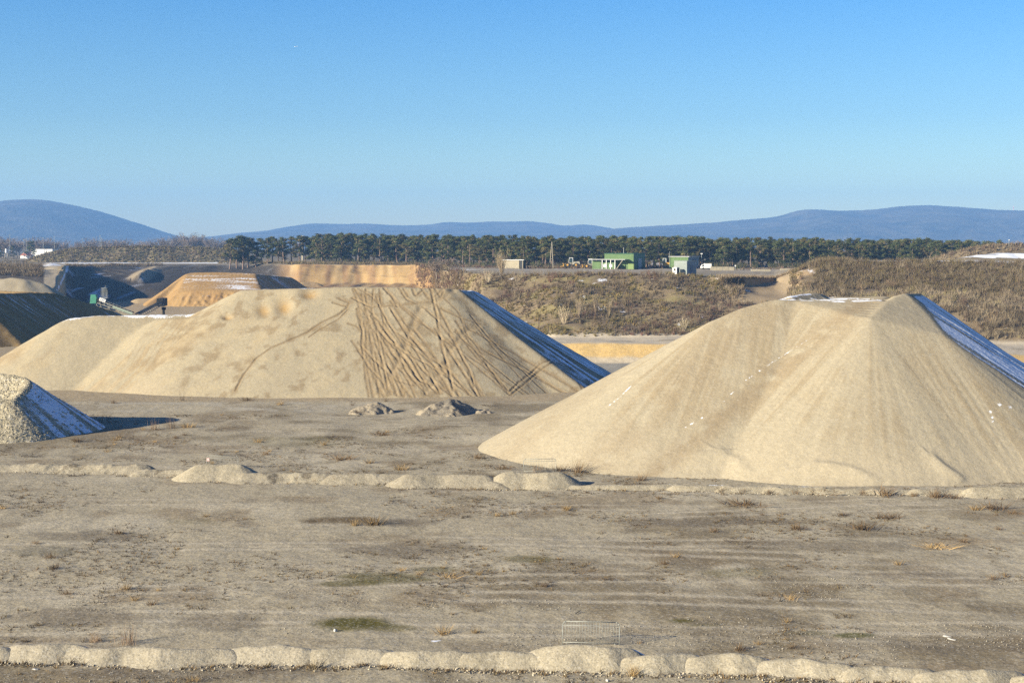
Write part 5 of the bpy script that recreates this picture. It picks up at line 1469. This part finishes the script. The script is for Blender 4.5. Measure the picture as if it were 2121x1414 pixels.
MB().bar((6.2, -3.8, 0.1), (8.6, -3.8, 3.4), 0.22, 0.22).build('strut', M_WOOD, h)
MB().box(10.2, -2.6, 0, 12.4, -1.4, 2.0).build('storage_bin', plain_mat('olive_bin', (0.16, 0.22, 0.07), 0.7), h)
MB().tube((6.4, 3, H + 0.22), (6.4, 3, H + 2.4), 0.12, 6).build('chimney_pipe', M_STEEL, h)
# ---- small green building
h = at('green_shed', 1387, 556, 540, R_(-33), 'smaller flat-roofed green building behind the grey cabin', 'building')
MB().box(0, 0, 0, 7.6, 0.2, 4.4).box(0, 0.2, 0, 0.2, 8.8, 4.4).box(0.2, 8.8, 0, 7.6, 9.0, 4.4).build('front_wall', M_GREEN, h)
MB().box(7.4, 0.2, 0, 7.6, 8.8, 4.4).build('side_wall', M_BLUEG, h)  # shaded side of the green walls, its shade put into the colour
MB().box(-0.3, -0.4, 4.4, 8.2, 9.4, 4.62).build('roof', M_ROOF, h)
MB().box(7.603, 3.2, 0, 7.66, 6.6, 3.3).build('door', M_DARK, h)
MB().tube((0.2, -0.5, 0), (0.2, -0.5, 6.4), 0.07, 6).build('vent_pipe', M_STEEL, h)
# ---- grey cabin near the edge of the bank, white cabinet beside it
h = at('grey_cabin', 1396, 568, 390, R_(-40), 'windowless grey cabin at the top of the bank in front of the green buildings', 'cabin')
MB().box(0, 0, -0.3, 4.1, 0.15, 3.45).box(0, 0.15, -0.3, 0.15, 4.7, 3.45).box(0.15, 4.55, -0.3, 4.1, 4.7, 3.45).build('front_wall', M_GREYB, h)
MB().box(3.95, 0.15, -0.3, 4.1, 4.55, 3.45).build('side_wall', M_BLUEG, h)  # same grey cabin wall, painted darker and bluer as its shade side
MB().box(-0.06, -0.06, 3.45, 4.16, 4.76, 3.58).build('roof', M_GREYB, h)
dd = MB().box(4.103, 1.6, 0, 4.16, 2.9, 2.4).build('door', plain_mat('blue_door', (0.08, 0.12, 0.19), 0.5), h)
MB().box(4.163, 2.6, 1.0, 4.2, 2.75, 1.15).build('handle', M_STEEL, dd)
h = at('white_cabinet', 1393, 568, 387, R_(-40), 'white box cabinet with a dark grille standing beside the grey cabin', 'cabinet')
MB().box(0, 0, -0.2, 1.35, 1.3, 1.75).build('case', M_WHITE, h, bevel=0.03)
MB().box(0.35, -0.04, 0.85, 1.0, -0.003, 1.45).build('grille', M_DARK, h)
MB().box(1.353, 0.1, -0.1, 1.38, 1.2, 1.65).build('side_shade', M_DARK, h)  # dark sheet painting the shade on the white case's right side
# ---- concrete shed on the left
h = at('concrete_shed', 1043, 553, 560, R_(-20), 'low pale concrete shed with a thin white roof beside the leafless tree', 'shed')
MB().box(0, 0, 0, 6.4, 4.5, 3.3).build('wall', M_CONC, h)
MB().box(-0.5, -0.4, 3.3, 8.4, 5.0, 3.5).build('roof', M_WHITE, h)
MB().box(6.403, 0.2, 0, 7.6, 4.3, 3.2).build('open_bay', M_DARK, h)
MB().box(7.7, 0, 0, 7.95, 0.25, 3.3).build('post', M_CONC, h)
# ---- power pole, lamp posts
h = at('power_pole', 1143, 556, 552, 0.2, 'A-shaped wooden power pole in front of the pines', 'pole')
MB().tube((0.55, 0, 0), (0.05, 0, 10.2), 0.17, 6, 0.12).build('leg', M_WOOD, h)
MB().tube((-0.65, 0, 2.5), (-0.05, 0, 10.0), 0.15, 6, 0.10).build('leg', M_WOOD, h)
MB().box(-0.75, -0.08, 3.6, 0.5, 0.08, 3.85).box(-0.6, -0.07, 6.2, 0.1, 0.07, 6.35).box(-0.55, -0.07, 8.0, 0.25, 0.07, 8.15).build('crosspiece', M_WOOD, h)
h = at('lamp_post', 1453, 556, 545, 0, 'short pale lamp post at the right side of the small green building', 'lamp post')
MB().tube((0, 0, 0), (0, 0, 5.6), 0.09, 6).build('pole', M_STEEL, h)
MB().box(-0.35, -0.2, 5.6, 0.35, 0.2, 5.95).build('lamp_head', M_WHITE, h)
h = at('marker_post', 1523, 559, 520, 0, 'thin post with a white box beside the concrete block wall', 'post')
MB().tube((0, 0, 0), (0, 0, 2.2), 0.07, 6).build('pole', M_STEEL, h)
MB().box(-0.2, -0.15, 1.4, 0.2, 0.15, 1.9).build('box', M_WHITE, h)
for i, (u, vt, D, lab) in enumerate(((21, 487, 1150, 'tall thin light mast nearest the left edge, by the far road'), (50, 496, 1160, 'left of two close light masts in front of the white hall'), (55.5, 494, 1160, 'right of two close light masts in front of the white hall'), (90, 493, 1180, 'light mast rising behind the white hall'), (113, 490, 1180, 'light mast at the right end of the white hall'),
                                     (171, 495, 1200, 'thin light mast behind the brushy mound, left one'), (208, 488, 1200, 'left of a close pair of masts behind the brushy mound'), (210.5, 493, 1200, 'right of a close pair of masts behind the brushy mound'), (353, 503, 1200, 'short mast behind the right part of the brushy mound'))):
    h = at('light_mast', u, 528, D, 0, lab, 'mast')
    top = P(u, vt, D)[2] - h.location.z
    MB().tube((0, 0, 0), (0, 0, top), 0.20, 6, 0.12).build('pole', M_STEEL, h)
    MB().box(-0.7, -0.12, top - 0.1, 0.7, 0.12, top + 0.15).build('lamp_head', M_STEEL, h)
# ---- far buildings on the left
h = at('white_hall', 68, 520, 1170, R_(-12), 'long low white hall at far left behind the small pine', 'building')
MB().box(-1, 0, 0, 17.5, 10, 7.2).build('wall', M_WHITE, h)
MB().box(-1.3, -0.3, 7.2, 17.8, 10.3, 7.6).build('roof', M_WHITE, h)
MB().box(-7, 2, 0, -1.003, 9, 4.2).build('annex', M_WHITE, h)
h = at('far_house', 42, 520, 1165, R_(-15), 'small far house with a reddish roof left of the white hall', 'house')
MB().box(0, 0, 0, 6.5, 7, 2.6).build('wall', M_WHITE, h)
MB().prism([(-0.4, 2.6), (6.9, 2.6), (3.2, 5.0)], -0.3, 7.3).build('roof', M_RED, h)
h = at('water_tank', 13, 520, 1180, 0, 'small white upright tank at the far left edge', 'tank')
MB().tube((0, 0, 0), (0, 0, 5), 0.3, 8).build('stem', M_STEEL, h)
MB().tube((0, 0, 5), (0, 0, 8.2), 0.95, 12, 0.85).build('vessel', M_WHITE, h)
h = at('water_tower', 627, 500, 900, 0, 'round-topped white water tower peeping over the left pines', 'tower')
zt = P(627, 488, 900)[2] - h.location.z
MB().tube((0, 0, 0), (0, 0, zt - 2.5), 0.8, 8).build('stem', M_CONC, h)
MB().tube((0, 0, zt - 2.5), (0, 0, zt - 1), 0.9, 12, 2.0, ).tube((0, 0, zt - 1), (0, 0, zt), 2.0, 12, 0.9).build('tank', M_WHITE, h)
h = at('radio_mast', 2099, 437, 6380, 0, 'faint red and white radio mast on the right-hand ridge', 'mast', ground=False)
MB().tube((0, 0, -14), (0, 0, 12), 2.6, 4, 1.2).build('lattice', M_PINK, h)
MB().box(-4, -2, 14, 4, 2, 16).tube((0, 0, 12), (0, 0, 22), 1.0, 4).build('head', M_PINK, h)
h = at('white_post', 2090, 500, 520, 0, 'small white post on the brown mound at the right', 'post', ground=False)
MB().tube((0, 0, -2), (0, 0, 0.35), 0.07, 6).build('pole', M_STEEL, h)
MB().box(-0.15, -0.12, 0.35, 0.15, 0.12, 0.65).build('box', M_WHITE, h)

# ---- wheel loaders, excavator, van
def wheel(parent, x, y, r, wd):
    t = MB().tube((x, y - wd / 2, r), (x, y + wd / 2, r), r, 18).build('wheel', M_TYRE, parent)
    MB().tube((x, y - wd / 2 - 0.03, r), (x, y + wd / 2 + 0.03, r), r * 0.5, 12).build('rim', M_YELLOW, t)
def loader(u, D, rz, label, zoff=0.0):
    """articulated wheel loader; local x forward (bucket), y across"""
    h = at('wheel_loader', u, 552, D, rz, label, 'loader')
    h.location.z += zoff
    for x in (-1.7, 1.5):
        for y in (-1.05, 1.05): wheel(h, x, y, 0.78, 0.6)
    MB().prism([(-3.1, 0.9), (-0.3, 0.9), (-0.3, 1.9), (-2.9, 2.05), (-3.15, 1.7)], -0.85, 0.85).build('engine_cover', M_RUST, h, bevel=0.05)
    MB().prism([(0.0, 0.7), (2.2, 0.7), (2.2, 1.2), (0.9, 1.6), (0.0, 1.6)], -0.6, 0.6).build('front_frame', M_RUST, h)
    cb = MB().prism([(-0.5, 1.7), (1.0, 1.7), (1.0, 2.4), (0.75, 3.35), (-0.45, 3.35)], -0.75, 0.75).build('cab', M_GLASS, h)
    MB().box(-0.6, -0.85, 3.353, 0.9, 0.85, 3.5).build('cab_roof', M_WHITE, cb)
    fr = MB()
    for (a, b) in (((-0.5, 1.7), (-0.45, 3.35)), ((1.0, 1.7), (1.0, 2.4)), ((1.0, 2.4), (0.75, 3.35))):
        for y in (-0.78, 0.78): fr.bar((a[0], y, a[1]), (b[0], y, b[1]), 0.12, 0.12)
    fr.build('cab_frame', M_WHITE, cb)
    for y in (-0.5, 0.5): MB().bar((0.9, y, 1.5), (3.1, y, 0.75), 0.18, 0.3).build('lift_arm', M_YELLOW, h)
    MB().prism([(2.9, 0.2), (4.3, 0.1), (4.3, 0.2), (3.2, 0.45), (3.05, 1.0), (3.5, 1.35), (3.4, 1.45), (2.85, 1.1)], -1.4, 1.4).build('bucket', M_YELLOW, h)
    return h
loader(1184, 548, R_(175), 'left of two pale-cabbed wheel loaders parked left of the green hall', 0.6)
loader(1224, 548, R_(172), 'right of two pale-cabbed wheel loaders, beside the green hall', 0.3)
h = at('excavator', 1379, 553, 545, R_(178), 'orange excavator with a white cab left of the small green building', 'excavator')
h.location.z += 0.3
for y in (-1.1, 1.1): MB().prism([(-1.8, 0.25), (-1.5, 0), (1.5, 0), (1.8, 0.25), (1.8, 0.6), (1.5, 0.85), (-1.5, 0.85), (-1.8, 0.6)], y - 0.3, y + 0.3).build('track', M_TYRE, h, bevel=0.05)
MB().prism([(-2.6, 1.0), (1.0, 1.0), (1.0, 1.6), (-0.6, 2.1), (-2.5, 2.1)], -1.2, 1.2).build('engine_cover', M_YELLOW, h, bevel=0.06)
cb = MB().prism([(-0.1, 1.62), (1.4, 1.62), (1.4, 2.6), (1.0, 3.5), (-0.1, 3.5)], -1.1, 0.1).build('cab', M_GLASS, h)
MB().box(-0.2, -1.2, 3.503, 1.1, 0.2, 3.62).bar((-0.05, 0.13, 1.7), (-0.05, 0.13, 3.5), 0.2, 0.2).bar((1.35, 0.13, 1.7), (1.0, 0.13, 3.5), 0.14, 0.14).build('cab_frame', M_WHITE, cb)
MB().bar((1.0, 0.6, 1.7), (2.9, 0.6, 2.7), 0.35, 0.5).build('boom', M_YELLOW, h)
MB().bar((2.8, 0.6, 2.75), (4.2, 0.6, 1.5), 0.3, 0.4).build('stick', M_YELLOW, h)
MB().prism([(3.8, 0.6), (4.5, 0.7), (4.6, 1.5), (4.1, 1.6), (3.7, 1.1)], 0.1, 1.1).build('bucket', M_YELLOW, h)
h = at('white_van', 1464, 559, 530, R_(182), 'white box van parked right of the grey cabin', 'van')
MB().prism([(-1.6, 0.45), (1.0, 0.45), (1.0, 2.15), (-1.6, 2.15)], -0.9, 0.9).build('box_body', M_WHITE, h, bevel=0.05)
cb = MB().prism([(1.003, 0.45), (2.2, 0.45), (2.2, 1.1), (1.75, 1.75), (1.003, 1.85)], -0.85, 0.85).build('cab', M_WHITE, h)
MB().prism([(1.2, 1.15), (2.02, 1.15), (1.7, 1.65), (1.2, 1.7)], -0.87, 0.87).build('windscreen', M_GLASS, cb)
for x in (-0.9, 1.4):
    for y in (-0.75, 0.75): MB().tube((x, y - 0.12, 0.36), (x, y + 0.12, 0.36), 0.36, 14).build('wheel', M_TYRE, h)
for (u0, u1, v, D, lab) in ((1472, 1521, 560.5, 515, 'long pale concrete block wall right of the white van'), (1556, 1596, 561, 512, 'middle pale concrete block wall on the plateau'), (1617, 1636, 561, 512, 'short pale concrete block wall next to the terrace')):
    a, b = P(u0, v, D), P(u1, v, D)
    h = at('block_wall', u0, v, D, 0, lab, 'wall')
    n_b = max(1, int((b[0] - a[0]) / 1.7))
    Lb = (b[0] - a[0]) / n_b
    top = 1.25 if u0 < 1500 else 0.7
    m = MB()
    for k in range(n_b): m.box(k * Lb + 0.02, 0, -0.1, (k + 1) * Lb - 0.02, 0.8, top - 0.03 * (k % 2))
    m.build('blocks', M_CONC, h)

# ---- inclined conveyor with drive tower and sign, and the stacker that feeds the orange heap
c0 = P(196, 619, 391); c1 = P(277, 648.5, 391)
h = empty('inclined_conveyor', tuple(c0), 0)
tag(h, 'inclined conveyor with green drive box, pipe rack and white sign, descending to the right', 'conveyor')
Lx, Lz = c1[0] - c0[0], c1[2] - c0[2]
def on(f, dz=0.0, y=0.0): return (Lx * f, y, Lz * f + dz)
MB().bar(on(0.02, 0.25), on(1.0, 0.25), 0.9, 0.14).build('belt', M_BELT, h)
fr = MB()
for y in (-0.6, 0.6):
    fr.bar(on(0, 0.1, y), on(1, 0.1, y), 0.1, 0.16).bar(on(0.05, -0.75, y), on(0.98, -0.65, y), 0.1, 0.14)
    for k in range(17):
        f = 0.04 + 0.93 * k / 16
        fr.bar(on(f, 0.1, y), on(min(0.97, f + (0.055 if k % 2 else 0)), -0.7, y), 0.07, 0.07)
fr.build('truss', M_RUST, h)
MB().bar(on(0.48, -0.2, -0.66), on(0.98, -0.2, -0.66), 0.04, 0.55).build('side_cover', plain_mat('pale_green_sheet', (0.26, 0.31, 0.24), 0.6), h)
rl = MB()
for k in range(8): rl.bar(on(0.3 + 0.095 * k, 0.1, -0.66), on(0.3 + 0.095 * k, 0.62, -0.66), 0.06, 0.06)
rl.bar(on(0.28, 0.62, -0.66), on(0.98, 0.62, -0.66), 0.05, 0.05).build('rail', M_STEEL, h)
MB().prism([(-1.1, -1.2), (0.6, -1.2), (0.75, 0.3), (0.5, 1.2), (-0.8, 1.2)], -0.8, 0.8).build('drive_box', M_MACH, h, bevel=0.05)
MB().tube((0.9, -0.7, -0.3), (0.9, 0.7, -0.3), 0.45, 12).build('head_drum', M_BELT, h)
tw = MB()
for k in range(5): tw.tube((1.9 + 0.38 * k, -0.5, 0.2), (2.0 + 0.33 * k, -0.5, 3.0), 0.045, 6).tube((1.9 + 0.38 * k, 0.5, 0.2), (2.0 + 0.33 * k, 0.5, 3.0), 0.04, 6)
tw.box(1.8, -0.6, 0.2, 3.6, 0.6, 0.35).box(1.95, -0.55, 2.9, 3.4, 0.55, 3.0).bar((2.7, 0, 2.9), (3.1, 0, 3.6), 0.08, 0.08)
tw.build('pipe_rack', M_STEEL, h)
ang = math.atan2(Lz, Lx)
sg = MB().box(0, -0.03, 0, 1.75, 0.03, 0.85).build('sign', M_WHITE, h)
sg.location = (1.35, -0.78, -0.35); sg.rotation_euler = (0, -ang, 0)
cu = bpy.data.curves.new('lettering', 'FONT')
cu.body = 'QFE'; cu.size = 0.72; cu.extrude = 0.005; cu.align_x = 'CENTER'
tx = bpy.data.objects.new('lettering', cu); COL.objects.link(tx)
bpy.context.view_layer.update()
lm = bpy.data.meshes.new_from_object(tx.evaluated_get(bpy.context.evaluated_depsgraph_get()))
bpy.data.objects.remove(tx)
tx = bpy.data.objects.new('lettering', lm); COL.objects.link(tx)
lm.materials.clear(); lm.materials.append(M_BLUEG)
tx.parent = sg; tx.location = (0.87, -0.045, 0.16); tx.rotation_euler = (math.pi / 2, 0, 0)
for f in (0.06, 0.16, 0.36, 0.62, 0.88):
    x_, _, z_ = on(f)
    zg = gz(h.location.x + x_, 391) - h.location.z
    zl = max(zg, z_ - 4.5)
    for y in (-0.55, 0.55): MB().bar((x_, y, z_ - 0.7), (x_, y, zl), 0.14, 0.14).build('leg', M_RUST, h)
c0 = P(284, 651, 394); c1 = P(337, 624, 432)
h = empty('stacker_conveyor', tuple(c0), math.atan2(c1[1] - c0[1], c1[0] - c0[0]))
tag(h, 'second conveyor, rising to the right with a black hooded head at the orange heap', 'conveyor')
Lx, Lz = float(np.hypot(c1[0] - c0[0], c1[1] - c0[1])), c1[2] - c0[2]
MB().bar(on(0, 0.2), on(1, 0.2), 1.1, 0.2).build('belt', M_BELT, h)
fr = MB()
for y in (-0.7, 0.7):
    fr.bar(on(0, 0, y), on(0.9, 0, y), 0.14, 0.2).bar(on(0.05, -0.8, y), on(0.9, -0.7, y), 0.14, 0.18)
    for k in range(12): fr.bar(on(0.05 + 0.07 * k, 0, y), on(0.05 + 0.07 * k + 0.05, -0.75, y), 0.08, 0.08)
fr.build('truss', M_RUST, h)
MB().box(Lx * 0.88, -1.0, Lz * 0.88 - 1.1, Lx * 1.06, 1.0, Lz + 1.0).build('hood', M_BELT, h, bevel=0.1)
MB().bar((Lx * 0.86, -1.05, Lz * 0.86 - 0.8), (Lx * 0.93, -1.05, Lz + 0.9), 0.12, 0.2).build('brace', M_STEEL, h)
for f in (0.2, 0.6):
    x_, _, z_ = on(f)
    for y in (-0.65, 0.65): MB().bar((x_, y, z_ - 0.7), (x_ - 0.4, y, z_ - 5.0), 0.16, 0.16).build('leg', M_RUST, h)
h = at('control_cabinet', 339, 643, 420, 0, 'tiny dark control post on the pit floor right of the conveyors', 'post', ground=False)
MB().box(-0.3, -0.3, -4, 0.3, 0.3, 0.2).build('stem', M_BELT, h)
MB().box(-0.5, -0.4, 0.2, 0.6, 0.4, 1.0).build('box', M_BELT, h)

# ---- crowd barriers of bent tube
def barrier(u, v, D, rz, label, Wd=2.5, Hh=1.1, sign=False):
    h = at('wire_barrier', u, v, D, rz, label, 'barrier', 'steel barriers behind the heaps')
    r = 0.019
    m = MB()
    pr = [(-Wd / 2, 0.0), (-Wd / 2, Hh - 0.16), (-Wd / 2 + 0.05, Hh - 0.05), (-Wd / 2 + 0.16, Hh), (Wd / 2 - 0.16, Hh), (Wd / 2 - 0.05, Hh - 0.05), (Wd / 2, Hh - 0.16), (Wd / 2, 0.0)]
    for a, b in zip(pr[:-1], pr[1:]): m.tube((a[0], 0, a[1]), (b[0], 0, b[1]), r, 8)
    m.tube((-Wd / 2, 0, 0.16), (Wd / 2, 0, 0.16), r * 0.8, 6)
    m.tube((-Wd / 2, 0, Hh - 0.17), (Wd / 2, 0, Hh - 0.17), r * 0.6, 6)
    m.build('frame', M_STEEL, h, smooth=True)
    for k in range(19):
        x = -Wd / 2 + Wd * (k + 1) / 20
        MB().tube((x, 0, 0.16), (x, 0, Hh), 0.008, 6).build('bar', M_STEEL, h, smooth=True)
    for s in (-1, 1): MB().tube((s * Wd * 0.42, -0.3, 0.02), (s * Wd * 0.42, 0.3, 0.02), 0.02, 6).tube((s * Wd * 0.42, 0, 0.02), (s * Wd * 0.42, 0, 0.16), 0.02, 6).build('foot', M_STEEL, h)
    if sign: MB().box(-Wd / 2 + 0.02, -0.05, Hh - 0.42, -Wd / 2 + 0.22, -0.03, Hh - 0.2).build('sign', M_PINK, h)
    return h
barrier(1224, 1350, 62.75, R_(-5), 'wire barrier standing behind the tallest front-row sand heap')
barrier(461, 985, 113.6, R_(-2), 'faint wire barrier with a small pink sign behind the round mound on the left', sign=True)
barrier(1118, 1000, 111.0, R_(4), 'wire barrier with brown reeds growing through it at the foot of the big heap')
# ---- scraps lying about
M_SCRAP = plain_mat('dirty_plastic', (0.42, 0.40, 0.36), 0.6)
def scrap(name, u, v, sx, sy, sz, rz, mat, label, cat):
    D = GD(v); x, y = P(u, v, D)[:2]
    m = MB()
    r = random.Random(int(u * 7 + v))
    n_ = 7
    rim = [(sx * math.cos(2 * math.pi * k / n_) * r.uniform(0.7, 1.1), sy * math.sin(2 * math.pi * k / n_) * r.uniform(0.7, 1.1)) for k in range(n_)]
    vs = [(a, b, 0.0) for a, b in rim] + [(a * 0.8, b * 0.8, sz * r.uniform(0.5, 1.2)) for a, b in rim]
    m.add(vs, [tuple(reversed(range(n_))), tuple(range(n_, 2 * n_))] + [(k, (k + 1) % n_, n_ + (k + 1) % n_, n_ + k) for k in range(n_)])
    o = m.build(name, mat)
    o.location = (x, y, gz(x, y) + 0.005); o.rotation_euler = (0.05, 0.12, rz)
    tag(o, label, cat)
scrap('plastic_scrap', 75, 1386, 0.18, 0.10, 0.05, 0.2, M_SCRAP, 'white plastic scrap on the gravel at the bottom left', 'litter')
scrap('plastic_scrap', 1960, 1319, 0.22, 0.09, 0.06, -0.2, M_SCRAP, 'upper of two pale flat scraps on the gravel at lower right', 'litter')
scrap('plastic_scrap', 1972, 1325, 0.24, 0.08, 0.05, -0.35, M_SCRAP, 'lower of two pale flat scraps on the gravel at lower right', 'litter')
scrap('stone_block', 694, 1308, 0.10, 0.08, 0.10, 0.4, M_SCRAP, 'pale stone below the lower olive moss patch', 'stone')
scrap('stone_block', 1258, 1409, 0.09, 0.07, 0.09, 0.4, M_SCRAP, 'pale stone on the gravel at the bottom, right of the middle', 'stone')
def stick(u0, v0, u1, v1, label):
    a, b = P(u0, v0, GD(v0)), P(u1, v1, GD(v1))
    o = MB().tube((0, 0, 0.03), tuple((b - a) + np.array([0, 0, 0.10])), 0.025, 6, 0.012).build('dead_branch', M_TYRE)
    o.location = (a[0], a[1], gz(a[0], a[1])); tag(o, label, 'stick')
stick(1192, 1272, 1203, 1268, 'dark stick on the smooth ground above the wire barrier')
stick(1236, 1116, 1242, 1113, 'small dark stick on the lot right of the centre')
stick(1615, 1245, 1618, 1239, 'short dark stick on the smooth ground at right')
# ---- airliner high in the sky
D = 9800
p = P(612, 97, D)
h = empty('airliner', tuple(p), R_(170))
tag(h, 'tiny white airliner high in the blue sky at upper left', 'aircraft')
Lf = 19.0
m = MB().tube((-Lf / 2, 0, 0), (Lf / 2 - 2.5, 0, 0), 1.1, 10).tube((Lf / 2 - 2.5, 0, 0), (Lf / 2, 0, -0.2), 1.1, 10, 0.3).tube((-Lf / 2, 0, 0), (-Lf / 2 - 3.0, 0, 0.5), 1.1, 10, 0.25)
m.build('fuselage', M_WHITE, h, smooth=True)
for s in (-1, 1):
    MB().add([(2.2, s * 0.9, -0.4), (-1.0, s * 0.9, -0.4), (-4.0, s * 9.0, 0.3), (-2.8, s * 9.0, 0.3), (2.2, s * 0.9, -0.1), (-1.0, s * 0.9, -0.1), (-4.0, s * 9.0, 0.4), (-2.8, s * 9.0, 0.4)],
             [(0, 1, 2, 3), (7, 6, 5, 4), (0, 4, 5, 1), (1, 5, 6, 2), (2, 6, 7, 3), (3, 7, 4, 0)]).build('wing', M_WHITE, h)
MB().prism([(-Lf / 2 - 0.5, 0.8), (-Lf / 2 - 3.2, 0.6), (-Lf / 2 - 4.2, 4.2), (-Lf / 2 - 2.8, 4.2)], -0.12, 0.12).build('tail_fin', M_WHITE, h)
for s in (-1, 1): MB().tube((0.6, s * 3.4, -0.9), (2.6, s * 3.4, -0.9), 0.55, 8).build('engine', M_STEEL, h)
